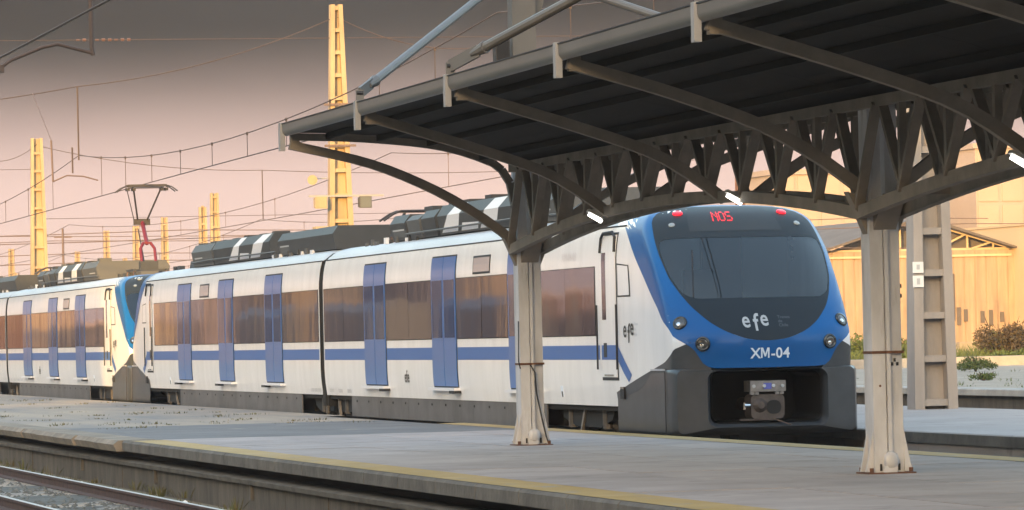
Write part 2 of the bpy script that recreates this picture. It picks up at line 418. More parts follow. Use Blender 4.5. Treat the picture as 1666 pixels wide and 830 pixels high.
# coping stones along the near edge
cop = None; y = 30.0; k = 0
while y < 150:
    L = 2.0 if y < 71.5 else 2.6
    m = MB(); e = .012
    if y < 71.5:
        pr = [(10.0, PZ-.16), (10.0+.0, PZ-.03), (10.03, PZ), (10.62, PZ), (10.62, PZ-.16)]
    else:
        w = random.uniform(-.05, .05)
        pr = [(9.95+w, PZ-.17), (9.9+w, PZ-.06), (9.98+w, PZ+.004), (10.52, PZ+.006), (10.52, PZ-.17)]
    m.prism(pr, 'y', y + e, y + L - e)
    m.build('coping_stone', 'coping' if y < 71.5 else mat('coping_old', (.21, .175, .14), .95, var=.3, vscale=1.3, bump=.8, bscale=8), plat)
    y += L
sheet('yellow_strip', 10.06, 10.60, 30, 71.55, PZ + .004, 'yellow_paint', 1, 12, plat)
y = 30.0
while y < 90:
    MB().prism([(16.5, PZ-.2), (16.5, PZ), (17.02, PZ), (17.05, PZ-.03), (17.05, PZ-.2)], 'y', y+.01, y+1.99).build('coping_stone', 'coping', plat); y += 2.0
sheet('yellow_strip', 16.52, 17.0, 30, 79, PZ + .004, 'yellow_paint', 1, 12, plat)
# wall below the near edge: dark recess, ledge, stained panels
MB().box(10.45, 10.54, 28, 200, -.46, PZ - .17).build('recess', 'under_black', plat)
y = 28.0
while y < 150:
    MB().prism([(10.06, -.09), (10.04, -.03), (10.10, -.01), (10.44, -.01), (10.44, -.09)], 'y', y+.006, y+2.994).build('ledge', 'coping', plat)
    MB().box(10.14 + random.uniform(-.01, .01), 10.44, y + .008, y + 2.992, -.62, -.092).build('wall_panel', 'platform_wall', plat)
    y += 3.0
for yy in (47.6, 60.4, 69.2, 77.7, 91.5, 104.0):
    MB().box(10.085, 10.16, yy, yy + .09, -.30, -.02).build('bracket', 'strap' if yy == 47.6 else 'coping', plat)

# cable post on the wall, litter on the ballast
# weeds on the old end of the platform (tufts)
def tuft(mb, x, y, z, h, n, spread):
    for i in range(n):
        a = random.uniform(0, 6.28); r = random.uniform(0, spread); lean = random.uniform(.1, .6) * h
        bx, by = x + r * math.cos(a), y + r * math.sin(a); w = random.uniform(.006, .014)
        hh = h * random.uniform(.5, 1.0); ca, sa = math.cos(a), math.sin(a)
        mb.add([(bx - sa*w, by + ca*w, z), (bx + sa*w, by - ca*w, z), (bx + ca*lean*.5 + sa*w*.7, by + sa*lean*.5 - ca*w*.7, z + hh*.6), (bx + ca*lean, by + sa*lean, z + hh)], [(0, 1, 2), (0, 2, 3)])
w = MB()
for i in range(70):
    y = random.choice((84, 88, 94, 99, 106, 113, 121, 130)) + random.gauss(0, 1.2); x = random.uniform(10.7, 16.6)
    tuft(w, x, y, PZ, random.uniform(.02, .06), 16, .35)
for i in range(60): tuft(w, random.uniform(9.0, 10.0), random.uniform(48, 92), -.42, random.uniform(.08, .25), 12, .15)
tag(w.build('platform_weeds', mat('dry_weed', (.13, .10, .045), .95, col2=(.07, .085, .03), vscale=4)), 'dry weeds sprouting on the old sandy end of the platform', 'weeds', kind='stuff')
for i, (x, y, sz) in enumerate(((9.3, 72.3, .13), (9.25, 71.2, .16), (9.2, 63.5, .09), (9.35, 61.3, .12), (9.3, 53.3, .10))):
    m = MB(); n = 7; pts = []
    for k in range(n):
        a = 6.283 * k / n; pts.append((x + sz * random.uniform(.5, 1.1) * math.cos(a), y + sz * 2 * random.uniform(.5, 1.1) * math.sin(a), -.40 + random.uniform(0, .06)))
    pts.append((x, y, -.40 + sz * random.uniform(.6, 1)))
    m.add(pts, [(k, (k+1) % n, n) for k in range(n)])
    lab = ['torn white paper scrap beside the rail, farthest of the litter', 'crumpled white bag beside the rail, largest of the litter', 'small white scrap behind the rail below the dark wall stain',
           'crumpled white scrap by the rail next to the small wall bracket', 'white litter scrap nearest to the camera beside the rail'][i]
    tag(m.build('litter', 'litter'), lab, 'litter', 'litter along the near rail')

# far platform (beyond the train)
fp = MB().prism([(20.30, -.46), (20.30, PZ-.03), (20.33, PZ), (26.75, PZ), (26.78, PZ-.03), (26.78, -.46)], 'y', 20, 260).build('far_platform', 'platform_far'); fp['kind'] = 'structure'
MB().box(20.24, 20.298, 20, 260, PZ-.16, PZ-.012).build('edge_beam', 'coping', fp)
# old sandy platform with a retaining wall beyond it
sp = MB().box(30.75, 70, 40, 190, -.46, .46).build('sandy_platform', 'sandy'); sp['kind'] = 'structure'
y = 60.0
while y < 150:
    MB().prism([(30.35, .36), (30.35, .48), (30.39, .5), (31.0, .5), (31.0, .36)], 'y', y+.012, y+2.488).build('coping_stone', 'concrete', sp)
    MB().box(30.5 + random.uniform(-.01, .01), 30.74, y+.012, y+2.488, -.46, .358).build('wall_panel', 'platform_wall', sp)
    y += 2.5
# ------------------------------------------------------------------ trains
WT = [(.28,1.36),(.68,1.38),(1.0,1.415),(1.25,1.425),(2.9,1.425),(3.2,1.40),(3.45,1.34),(3.58,1.23),(3.66,1.06),(3.71,.72),(3.73,.05)]
YT = [(.2,.02),(1.25,.02),(1.63,.0),(2.0,.2),(2.5,.62),(3.07,1.2),(3.5,1.74),(3.62,2.0),(3.7,2.4),(3.73,2.8)]
NB = 3.6
XC = 18.66; TIP = 65.30; LEN = 57.05; MID = TIP + LEN / 2
def wz(z): return hermite(WT, z)
def nose(q, z, off=0.0):
    def base(q, z):
        w = hermite(WT, z); yf = hermite(YT, z); s = 1 if q >= 0 else -1; q = abs(q)
        def fr(p): return .16 * p * p + .26 * p ** 6
        if q <= 1: p = q * .95; u = w * p; y = yf + fr(p)
        elif q <= 1.3:
            t = (q - 1) / .3 * math.pi / 2; u = w * (.95 + .025 * math.sin(t)); y = yf + fr(.95) + .375 * (1 - math.cos(t))
        else:
            t = (q - 1.3) / .7; y0 = yf + fr(.95) + .375; u = w * (1 - .025 * (1 - t) ** 2); y = y0 + (NB - y0) * t
        return Vector((s * u, y, z))
    P = base(q, z)
    if off:
        e = 1e-3; zz = min(max(z, .3), 3.72)
        n = (base(q + e, zz) - base(q - e, zz)).cross(base(q, zz + e) - base(q, zz - e))
        n.normalize(); P = P + n * off
    return P
# half outlines (q, z) of the painted zones of the nose
GLASS = [(0,3.20),(.6,3.20),(.88,3.19),(.925,3.14),(.925,2.95),(.90,2.62),(.83,2.38),(.72,2.28),(.4,2.285),(0,2.285)]
MASK = [(0,3.695),(.6,3.69),(.88,3.665),(.97,3.58),(.955,3.42),(.955,3.2),(.945,2.95),(.915,2.6),(.84,2.34),(.76,2.15),(.61,1.93),(.45,1.785),(.23,1.675),(0,1.645)]
BLUE = [(0,3.729),(.9,3.728),(1.6,3.726),(1.86,3.70),(1.85,3.58),(1.62,3.34),(1.51,3.02),(1.41,2.63),(1.34,2.3),(1.26,1.98),(1.08,1.82),(.9,1.63),(.82,1.58),(.75,1.43),(.71,1.26),(0,1.255)]
CQ = (0, 2.75)
def radial(poly, n=120):
    """resample a star-shaped half outline (mirrored) at n angles about CQ"""
    full = poly + [(-a, b) for a, b in reversed(poly) if abs(a) > 1e-6]
    full = [(a, b) for a, b in full]
    out_ = []
    for i in range(n):
        th = math.pi / 2 - 2 * math.pi * i / n + 1e-5; dx, dz = math.cos(th), math.sin(th)
        best = None
        for k in range(len(full)):
            (ax, az), (bx, bz) = full[k], full[(k + 1) % len(full)]
            ax -= CQ[0]; bx -= CQ[0]; az -= CQ[1]; bz -= CQ[1]
            den = dx * (bz - az) - dz * (bx - ax)
            if abs(den) < 1e-9: continue
            t = (ax * (bz - az) - az * (bx - ax)) / den; s = (ax * dz - az * dx) / den
            if t > 0 and -1e-6 <= s <= 1 + 1e-6 and (best is None or t > best): best = t
        out_.append((CQ[0] + dx * best, CQ[1] + dz * best))
    return out_
def smooth_ring(r, it=2):
    for _ in range(it):
        n = len(r); r = [((r[i-1][0] + 2*r[i][0] + r[(i+1) % n][0]) / 4, (r[i-1][1] + 2*r[i][1] + r[(i+1) % n][1]) / 4) for i in range(n)]
    return r
def place(mb, T):
    mb.v = [tuple(T(Vector(v))) for v in mb.v]; return mb
def ring_patch(inner, outer, off, k=6):
    n = len(outer); mb = MB(); vs = []
    for j in range(k + 1):
        t = j / k
        for i in range(n):
            a = inner[i] if inner else CQ; b = outer[i]
            q = a[0] + (b[0] - a[0]) * t; z = a[1] + (b[1] - a[1]) * t
            vs.append(nose(q, min(z, 3.7295), off))
    fs = [(j*n+i, j*n+(i+1) % n, (j+1)*n+(i+1) % n, (j+1)*n+i) for j in range(k) for i in range(n)]
    return mb.add(vs, fs)
def quad_patch(p00, p10, p11, p01, off, nu=6, nv=4):
    """bilinear patch of (q,z) corners laid on the nose"""
    mb = MB(); vs = []
    for j in range(nv + 1):
        for i in range(nu + 1):
            s, t = i / nu, j / nv
            q = (p00[0]*(1-s)+p10[0]*s)*(1-t) + (p01[0]*(1-s)+p11[0]*s)*t
            z = (p00[1]*(1-s)+p10[1]*s)*(1-t) + (p01[1]*(1-s)+p11[1]*s)*t
            vs.append(nose(q, z, off))
    fs = [(j*(nu+1)+i, j*(nu+1)+i+1, (j+1)*(nu+1)+i+1, (j+1)*(nu+1)+i) for j in range(nv) for i in range(nu)]
    return mb.add(vs, fs)
def disc_on_nose(q, z, r, off, n=20, flat=False):
    c = nose(q, z, 0); e = 1e-3
    tq = (nose(q + e, z) - nose(q - e, z)).normalized(); tz = (nose(q, z + e) - nose(q, z - e))
    nn = tq.cross(tz).normalized(); tz = nn.cross(tq).normalized()
    return c, tq, tz, nn
def dome(q, z, r, h, off):
    c, a, b, nn = disc_on_nose(q, z, r, off); mb = MB(); n = 20; vs = []
    for j, (rr, hh) in enumerate(((1.0, 0), (.97, .55), (.8, .85), (.45, .98))):
        for i in range(n):
            t = 6.28318 * i / n; vs.append(c + (a * math.cos(t) + b * math.sin(t)) * r * rr + nn * (off + h * hh))
    vs.append(c + nn * (off + h))
    fs = [(j*n+i, j*n+(i+1) % n, (j+1)*n+(i+1) % n, (j+1)*n+i) for j in range(3) for i in range(n)] + [(3*n+i, 3*n+(i+1) % n, 4*n) for i in range(n)]
    return mb.add(vs, fs)
def torus(q, z, r, r2, off):
    c, a, b, nn = disc_on_nose(q, z, r, off); mb = MB(); n, k = 24, 8; vs = []
    for i in range(n):
        t = 6.28318 * i / n; d = a * math.cos(t) + b * math.sin(t)
        for j in range(k):
            s = 6.28318 * j / k; vs.append(c + d * (r + r2 * math.cos(s)) + nn * (off + r2 * math.sin(s)))
    fs = [(i*k+j, i*k+(j+1) % k, ((i+1) % n)*k+(j+1) % k, ((i+1) % n)*k+j) for i in range(n) for j in range(k)]
    return mb.add(vs, fs)

def body_profile(z0, z1, zs):
    return [z for z in zs if z0 <= z <= z1]
ZS = [.68, .8, .92, 1.05, 1.25, 1.6, 2.2, 2.85, 3.0, 3.2, 3.35, 3.45]
ZR = [3.45, 3.52, 3.58, 3.62, 3.66, 3.69, 3.71, 3.722, 3.73]
def car(root, flip):
    """one car in train coordinates (y = 0 at the cab's tip, y = LEN/2 at the gangway); flip mirrors it about the gangway"""
    def T(v):
        y = v.y if not flip else LEN - v.y
        return Vector((XC + v.x, TIP + y, v.z))
    def B(mb, name, m, parent, smooth=False, angle=35):
        o = place(mb, T).build(name, m, parent, smooth, angle)
        if name in ('windshield', 'dark_mask', 'blue_surround', 'destination_display'):
            me = o.data; sg = sum(p.normal.y * p.area for p in me.polygons)
            if (sg > 0) != flip: me.flip_normals()
        return o
    yb0, yb1 = NB, LEN / 2 - .22
    # body shell: both sides, then the roof
    mb = MB(); vs = []; ring = [(-wz(z), z) for z in ZS] ; 
    n = len(ZS); ys = [yb0 + (yb1 - yb0) * i / 10 for i in range(11)]
    for s in (-1, 1):
        vs = [(s * wz(z), y, z) for y in ys for z in ZS]
        mb.add(vs, [(j*n+i, j*n+i+1, (j+1)*n+i+1, (j+1)*n+i) for j in range(10) for i in range(n-1)])
    # end wall at the gangway
    loop = [(-wz(z), yb1, z) for z in ZS] + [(wz(z), yb1, z) for z in reversed(ZS)]
    shell = B(mb, 'car_body', 'white_paint', root, True)
    B(MB().add(loop, [tuple(range(len(loop)))]), 'end_wall', 'rubber', shell)
    mb = MB(); prof = [(-wz(z), z) for z in ZR] + [(wz(z), z) for z in reversed(ZR)]; n = len(prof)
    # roof falls away at the gangway end
    yr = ys[:-1] + [yb1 - .5, yb1 - .25, yb1 - .1, yb1]; dz = [0] * 10 + [0, -.02, -.07, -.18]
    vs = [(x, y, z + d * (z - 3.45) / .28) for y, d in zip(yr, dz) for x, z in prof]
    mb.add(vs, [(j*n+i, j*n+i+1, (j+1)*n+i+1, (j+1)*n+i) for j in range(len(yr)-1) for i in range(n-1)])
    roof = B(mb, 'roof', 'roof_grey', root, True)
    for s in (-1, 1):
        B(MB().bar((s*(wz(3.45)+.004), yb0-.6, 3.45), (s*(wz(3.45)+.004), yb1, 3.45), .012, .022), 'cant_rail', 'seam', roof)
    # grey skirt between the bogies
    for s in (-1, 1):
        for (a, b) in ((8.55, 25.7),):
            k = 6; L = (b - a) / k
            for i in range(k):
                B(MB().box(s*1.35-.012, s*1.35+.012, a+i*L+.006, a+(i+1)*L-.006, .26, .678), 'skirt_panel', 'skirt', shell)
        for i in range(14):
            yy = 9.2 + i * 1.22
            B(MB().box(s*1.372-.003, s*1.372+.003, yy, yy+.07, .56, .60), 'skirt_bolt', 'under_black', shell)
    # floor and bogies
    B(MB().box(-1.3, 1.3, 1.5, yb1, .60, .675), 'underframe', 'under_black', root)
    B(MB().box(-1.0, 1.0, 8.9, 25.2, .30, .60), 'equipment_case', 'under_black', root)
    def wheel(yc, s):
        r = .43; m = MB(); m.tube([(s*.78, yc, r), (s*.92, yc, r)], r, 24)
        w_ = B(m, 'wheel', 'wheel', root, True)
        B(MB().tube([(s*.921, yc, r), (s*1.06, yc, r)], [.2, .13], 14), 'axle_box', 'wheel_face', w_)
    for (c, L) in ((6.5, 1.15), (LEN/2 - 1.3, 0)):
        for yc in ((c - L, c + L) if L else (c,)):
            for s in (-1, 1): wheel(yc, s)
    for s in (-1, 1):
        f = MB().prism([(4.75, .62), (8.3, .62), (8.2, .45), (7.3, .32), (5.7, .32), (4.9, .45)], 'x', s*1.06, s*1.16)
        bf = B(f, 'bogie_frame', 'under_black', root)
        for yc in (5.35, 7.65):
            B(MB().tube([(s*1.12, yc+.0, .30), (s*1.12, yc, .62)], .09, 10), 'spring', 'wheel', bf)
        B(MB().bar((s*1.17, 6.9, .25), (s*1.17, 6.6, .62), .05, .08), 'sand_pipe', 'wheel_face', bf)
        f = MB().prism([(LEN/2-2.4, .60), (LEN/2-.2, .60), (LEN/2-.2, .33), (LEN/2-1.8, .33), (LEN/2-2.3, .45)], 'x', s*1.06, s*1.16)
        bf = B(f, 'bogie_frame', 'under_black', root)
        B(MB().tube([(s*1.12, LEN/2-1.3, .30), (s*1.12, LEN/2-1.3, .62)], .09, 10), 'spring', 'wheel', bf)
        B(MB().bar((s*1.20, LEN/2-.75, .22), (s*1.20, LEN/2-.6, .64), .05, .07), 'sand_pipe', 'wheel_face', bf)
    # dark wells behind the bogies
    # doors: pairs of leaves
    doors = [(8.85, 10.92), (15.2, 17.28), (21.68, 23.8)]
    def strip(s, y0, y1, z0, z1, off, th=.006, nz=8):
        m = MB(); vs = []
        zz = [z0 + (z1 - z0) * i / nz for i in range(nz + 1)]
        for d in (off, off - th):
            for y in (y0, y1):
                for z in zz: vs.append((s * (wz(z) + d), y, z))
        k = nz + 1
        fs = [(i, i+1, k+i+1, k+i) for i in range(nz)] + [(2*k+i, 3*k+i, 3*k+i+1, 2*k+i+1) for i in range(nz)]
        fs += [(i, 2*k+i, 2*k+i+1, i+1) for i in range(nz)] + [(k+i, k+i+1, 3*k+i+1, 3*k+i) for i in range(nz)]
        fs += [(0, k, 3*k, 2*k), (nz, 2*k+nz, 3*k+nz, k+nz)]
        return m.add(vs, fs)
    for s in (-1, 1):
        for (a, b) in doors:
            c = (a + b) / 2
            B(strip(s, a-.03, b+.03, .90, 3.285, .008), 'door_seal', 'seam', shell)
            for (p, q_) in ((a, c - .018), (c + .018, b)):
                lf = B(strip(s, p, q_, .925, 3.255, .022, .012, 14), 'door_leaf', 'door_blue', shell, True)
                B(strip(s, p+.075, q_-.075, 1.80, 2.84, .027, .006), 'door_window', 'door_glass', shell)
            B(MB().box(s*1.36 if s > 0 else -1.52, 1.52 if s > 0 else -1.36, a-.09, b+.12, .845, .895), 'door_step', 'hvac_white', shell)
            B(MB().box(s*1.44-.09, s*1.44+.09, (a-.14), (a+.30), .80, .85), 'step_bracket', 'seam', shell)
        # windows and the stripe between doors
        spans = [(4.78, 8.80), (10.97, 15.15), (17.33, 21.63), (23.85, 28.2)]
        for (a, b) in spans:
            k = 2; L = (b - a) / k
            B(strip(s, a-.01, b+.01, 1.77, 2.862, .004, .003), 'window_seal', 'seam', shell)
            for i in range(k):
                pm = strip(s, a+i*L+.012, a+(i+1)*L-.012, 1.785, 2.85, .012, .005); ta, tb = random.uniform(-.004, .004), random.uniform(-.003, .003)
                pm.v = [(x + ta * (2 * (y - a - i*L) / L - 1) + tb * (z - 2.3), y, z) for x, y, z in pm.v]
                B(pm, 'window_pane', 'window_glass', shell)
            B(strip(s, a-.0 if a > 5 else 4.55, b, 1.40, 1.625, .004, .003, 1), 'blue_stripe', 'stripe_blue', shell)
        # destination box above the windows
        B(strip(s, 12.35, 13.75, 2.90, 3.22, .008, .006, 2), 'display_frame', 'seam', shell)
        B(strip(s, 12.41, 13.69, 2.935, 3.185, .013, .006, 2), 'side_display', mat('side_display', (.42, .36, .36), .25), shell)
        # cab door
        B(strip(s, 3.38, 4.42, 1.08, 3.36, .006, .005, 12), 'door_seal', 'seam', shell)
        cd = B(strip(s, 3.43, 4.37, 1.13, 3.32, .018, .012, 14), 'cab_door', 'white_paint', shell, True)
        B(strip(s, 4.04, 4.28, 2.02, 3.06, .022, .006), 'cab_door_window', 'window_glass', shell)
        B(strip(s, 3.44, 4.36, 1.40, 1.625, .022, .003, 1), 'blue_stripe', 'stripe_blue', shell)
        B(strip(s, 4.02, 4.20, 1.44, 1.66, .028, .006, 2), 'door_handle', 'logo_black', shell)
        B(strip(s, 3.62, 4.20, 1.145, 1.175, .028, .01, 1), 'kick_plate', 'chrome', shell)
        for yy in (4.52, 3.28):
            B(MB().tube([(s*(1.425+.05), yy, 1.25), (s*(1.425+.05), yy, 2.25)], .016, 8), 'handrail', 'seam', shell)
        hr = MB(); pts = [(s*1.45, 4.35, 3.06), (s*1.43, 4.33, 3.28), (s*1.425, 4.2, 3.36), (s*1.425, 3.6, 3.37), (s*1.43, 3.45, 3.29), (s*1.45, 3.43, 3.06)]
        B(hr.tube(pts, .022, 8), 'door_gutter', 'seam', shell)
        # filler cap and little plates
        B(strip(s, 7.15, 7.32, .80, .98, .006, .005, 1), 'socket_cover', 'logo_white', shell)
        B(strip(s, 7.2, 7.27, .80, .89, .010, .005, 1), 'socket_hole', 'logo_black', shell)
    # equipment on the roof
    def unit_box(y0, y1, dz): return MB().prism([(-1.0, 3.70), (-1.07, 4.05), (-.95, 4.25 + dz), (.95, 4.25 + dz), (1.07, 4.05), (1.0, 3.70)], 'y', y0, y1)
    hv = B(unit_box(12.2, 20.3 if flip else 18.4, 0), 'air_conditioner', 'hvac', roof)
    hv0 = B(unit_box(8.9, 12.0, -.02), 'air_conditioner', 'hvac_grille', roof)
    if not flip: B(unit_box(18.65, 19.9, -.05), 'filter_box', 'hvac', roof); B(unit_box(20.1, 21.25, -.10), 'filter_box', 'hvac_grille', roof)
    for k in range(7):
        yy = 9.3 + k * 1.7 + random.uniform(-.3, .3)
        B(MB().box(-.9, -.55, yy, yy + random.uniform(.2, .9), 4.2, 4.27 + random.uniform(0, .06)), 'roof_fitting', random.choice(('hvac', 'hvac_grille', 'panto_dark')), roof)
    for s in (-1, 1):
        B(MB().tube([(s*1.05, 8.8, 3.80), (s*1.09, 12, 3.82), (s*1.09, 21.2, 3.80)], .02, 6), 'roof_pipe', 'hvac_grille', roof)
    eq = MB().prism([(-1.0, 3.70), (-1.07, 4.02), (-.95, 4.19), (.95, 4.19), (1.07, 4.02), (1.0, 3.70)], 'y', 21.45, 22.9) if not flip else \
         MB().prism([(-1.0, 3.70), (-1.07, 4.02), (-.95, 4.19), (.95, 4.19), (1.07, 4.02), (1.0, 3.70)], 'y', 21.4, 28.1)
    hv2 = B(eq, 'equipment_box', 'hvac', roof)
    for s in (-1, 1):
        def plate(pts, m, off=.004):
            vs = []
            for (y, z) in pts:
                x = 1.0 + .07 * min(1, (z - 3.70) / .35) if z <= 4.05 else 1.07 - .12 * (z - 4.05) / .2
                vs.append((s * (x + off), y, z))
            return MB().add(vs, [tuple(range(len(pts)))])
        if not flip: UU = [[(18.2, 3.74), (16.8, 3.74), (16.4, 4.03), (16.1, 4.24), (17.1, 4.24), (17.45, 4.03)], [(16.5, 3.74), (15.1, 3.74), (14.95, 3.86), (16.3, 3.88)], [(14.9, 3.74), (13.6, 3.74), (13.15, 4.03), (12.85, 4.24), (13.9, 4.24), (14.3, 4.03)]]
        else: UU = [[(14.3, 3.74), (15.6, 3.74), (16.2, 4.03), (16.7, 4.24), (15.9, 4.24), (15.4, 4.03)], [(15.9, 3.74), (17.2, 3.74), (17.3, 3.86), (16.1, 3.88)], [(17.4, 3.74), (18.7, 3.74), (19.5, 4.03), (20.1, 4.24), (18.9, 4.24), (18.2, 4.03)]]
        for pts in UU:
            if len(pts) == 4: mb_ = plate(pts, 0)
            else:
                lo = [pts[0], pts[1], (pts[2][0], 4.05), (pts[5][0], 4.05)]; hi = [(pts[5][0], 4.05001), (pts[2][0], 4.05001), pts[3], pts[4]]
                mb_ = plate(lo, 0); h_ = plate(hi, 0, .006); mb_.add(h_.v, h_.f)
            B(mb_, 'white_panel', 'hvac_white', hv)
        for (a, b) in ((21.6, 22.7), (9.3, 10.5)):
            g = B(plate([(a, 3.76), (b, 3.76), (b, 4.03), (a, 4.03)], 0), 'grille', 'hvac_grille', hv2 if a > 20 else hv)
            B(plate([(a, 3.88), (b, 3.88), (b, 3.91), (a, 3.91)], 0, .008), 'grille_rail', 'logo_grey', hv2 if a > 20 else hv)
        for i in range(9):
            yy = 20.4 + i * .62 + random.uniform(-.25, .25)
            B(MB().box(s*1.02-.03, s*1.02+.03, yy, yy+random.choice((.06, .1, .25)), 3.66, 3.74 + .05 * (i % 2)), 'clamp', random.choice(('hvac_white', 'hvac_grille', 'hvac')), roof)
    # cab nose
    bring = smooth_ring(radial(BLUE), 1); mring = smooth_ring(radial(MASK), 2); gring = smooth_ring(radial(GLASS), 1)
    mb = MB(); NQ, NZ = 96, 56; idx = {}
    zr = [.68 + (3.7298 - .68) * (1 - (1 - j / NZ) ** 1.3) for j in range(NZ + 1)]
    vs = [nose(-2 + 4 * i / NQ, z) for z in zr for i in range(NQ + 1)]
    def inside(q, z, ring, sc):
        q, z = q - CQ[0], z - CQ[1]; th = math.atan2(z, q); i = (math.pi / 2 - th) % (2 * math.pi) / (2 * math.pi) * len(ring)
        i0 = int(i) % len(ring); a = ring[i0]; r_ = math.hypot(a[0] - CQ[0], a[1] - CQ[1])
        return math.hypot(q, z) < r_ * sc
    fs = []
    for j in range(NZ):
        for i in range(NQ):
            q = -2 + 4 * (i + .5) / NQ; z = (zr[j] + zr[j+1]) / 2
            if z < 1.27 and abs(q) < 1.02: continue
            if inside(q, z, gring, 1.0) or (inside(q, z, bring, .86) and z > 1.7 and z < 3.6 and abs(q) < 1.3): continue
            fs.append((j*(NQ+1)+i, j*(NQ+1)+i+1, (j+1)*(NQ+1)+i+1, (j+1)*(NQ+1)+i))
    ns = B(mb.add(vs, fs), 'cab_nose', 'white_paint', root, True, 50)
    B(ring_patch(mring, bring, .007), 'blue_surround', 'nose_blue', ns, True, 60)
    B(ring_patch(gring, mring, .009), 'dark_mask', 'mask_dark', ns, True, 60)
    B(ring_patch(None, gring, .006, 8), 'windshield', 'windshield', ns, True, 60)
    # roof cap behind the blue
    # slate side triangles, lower nose and the curving stripe
    for s in (-1, 1):
        B(quad_patch((s*.60, 1.2), (s*2.0, .68), (s*2.0, .90), (s*.84, 1.65), .005, 24, 10), 'slate_flank', 'slate', ns, True)
        B(quad_patch((s*1.96, 1.625), (s*1.96, 1.40), (s*1.86, 1.16), (s*1.73, 1.13), .004, 1, 8) if False else
          MB().add([nose(s*q, z, .005) for q, z in ((1.99, 1.625), (1.99, 1.40), (1.955, 1.625), (1.955, 1.40), (1.90, 1.50), (1.925, 1.33), (1.83, 1.34), (1.87, 1.20), (1.75, 1.17), (1.80, 1.055))],
                   [(0, 1, 3, 2), (2, 3, 5, 4), (4, 5, 7, 6), (6, 7, 9, 8)]), 'blue_stripe', 'stripe_blue', ns)
        # cab side window outline, air vent
        B(quad_patch((s*1.93, 2.36), (s*1.70, 2.36), (s*1.66, 2.84), (s*1.91, 2.88), .004, 4, 4), 'side_hatch_gap', 'seam', ns)
        B(quad_patch((s*1.915, 2.385), (s*1.715, 2.385), (s*1.68, 2.825), (s*1.90, 2.855), .007, 4, 4), 'side_hatch', 'white_paint', ns)
        # lights
        for (q, z, r) in ((.91, 1.93, .088), (.715, 1.62, .088)):
            h = B(torus(s*q, z, r, .024, .012), 'headlight', 'lamp_black', ns, True)
            B(dome(s*q, z, r * .98, .03, .004), 'lens', mat('headlamp_lens', (.05, .045, .045), .06, coat=1.0), h, True)
            B(dome(s*q-.012, z-.025, r*.42, .03, .016), 'reflector', 'chrome', h, True)
        h = B(dome(s*.69, 3.575, .075, .03, .011), 'tail_light', 'red_lamp', ns, True)
        B(dome(s*.755, 3.40, .05, .02, .010), 'marker_lamp', mat('marker', (.22, .25, .27), .2, coat=.6), ns, True)
    dp = B(quad_patch((-.57, 3.30), (.52, 3.30), (.52, 3.66), (-.57, 3.66), .012, 10, 6), 'destination_display', 'display', ns, True)
    def nose_text(txt, size, q0, z0, m, name, parent, bold=0., sx=1., off=.014, spacing=1.0):
        vs, fs = text_mesh(txt, size, bold, sx, spacing)
        mm = MB(); pts = []
        for a, b in vs:
            z = z0 + b; q = q0 + a / (wz(z) * .95); pts.append(nose(q, z, off))
        return B(mm.add(pts, fs), name, m, parent)
    if not flip:
        # dot matrix destination, three glyphs in LED dots
        G = {'N': ['10001', '11001', '10101', '10011', '10001', '10001', '10001'], 'O': ['01110', '10001', '10001', '10001', '10001', '10001', '01110'], 'S': ['01111', '10000', '10000', '01110', '00001', '00001', '11110']}
        m = MB(); q0 = -.27
        for k, ch in enumerate('NOS'):
            for rj, line in enumerate(G[ch]):
                for ci, c in enumerate(line):
                    if c == '1':
                        q = q0 + k * .088 + ci * .0155; z = 3.575 - rj * .0215
                        m.add([nose(q + a, z + b, .017) for a, b in ((0, 0), (.0125, 0), (.0125, .0175), (0, .0175))], [(0, 1, 2, 3)])
        B(m, 'display_text', 'led_red', ns)
        nose_text('e', .33, -.262, 1.845, 'logo_grey', 'logo_text', ns, .005, .80)
        nose_text('f', .36, -.135, 1.795, 'logo_grey', 'logo_text', ns, .005, .85)
        nose_text('e', .33, -.055, 1.865, 'logo_grey', 'logo_text', ns, .005, .80)
        nose_text('Trenes', .062, .145, 1.965, 'logo_dim', 'logo_text', ns, 0, 1.1)
        nose_text('de', .062, .145, 1.905, 'logo_dim', 'logo_text', ns, 0, 1.1)
        nose_text('Chile', .062, .145, 1.845, 'logo_dim', 'logo_text', ns, 0, 1.1)
        nose_text('X', .215, -.20, 1.395, 'logo_white', 'number_text', ns, .004, .98)
        MG = [(0, 0), (0, 1), (.22, 1), (.43, .42), (.64, 1), (.86, 1), (.86, 0), (.70, 0), (.70, .70), (.50, .14), (.36, .14), (.16, .70), (.16, 0)]
        B(MB().add([nose(-.085 + a * .155 / 1.39, 1.395 + b * .152, .014) for a, b in MG], [tuple(range(13))]), 'number_text', 'logo_white', ns)
        nose_text('-04', .215, .028, 1.395, 'logo_white', 'number_text', ns, .004, .98, spacing=1.05)
        # side lettering
        def side_t(txt, size, y, z, m, bold=0., sx=1., p=shell):
            vs, fs = text_mesh(txt, size, bold, sx); mm = MB()
            B(mm.add([(-(wz(z + b) + .006), y - a, z + b) for a, b in vs], fs), 'side_text', m, p)
        side_t('e', .38, 3.04, 1.745, 'logo_black', .004, 1.15, ns); side_t('f', .42, 2.76, 1.66, 'logo_black', .004, 1.2, ns); side_t('e', .38, 2.60, 1.775, 'logo_black', .004, 1.15, ns)
        side_t('Trenes', .07, 2.35, 1.92, 'roof_grey', 0, 1.2, ns); side_t('de', .07, 2.35, 1.84, 'roof_grey', 0, 1.2, ns); side_t('Chile', .07, 2.35, 1.76, 'roof_grey', 0, 1.2, ns)
        side_t('XM-04-03', .19, 7.0, 2.98, mat('pale_mark', (.62, .58, .60), .5), .0, 1.25)
        side_t('efe', .33, 20.0, .98, 'logo_black', .004, 1.15); 
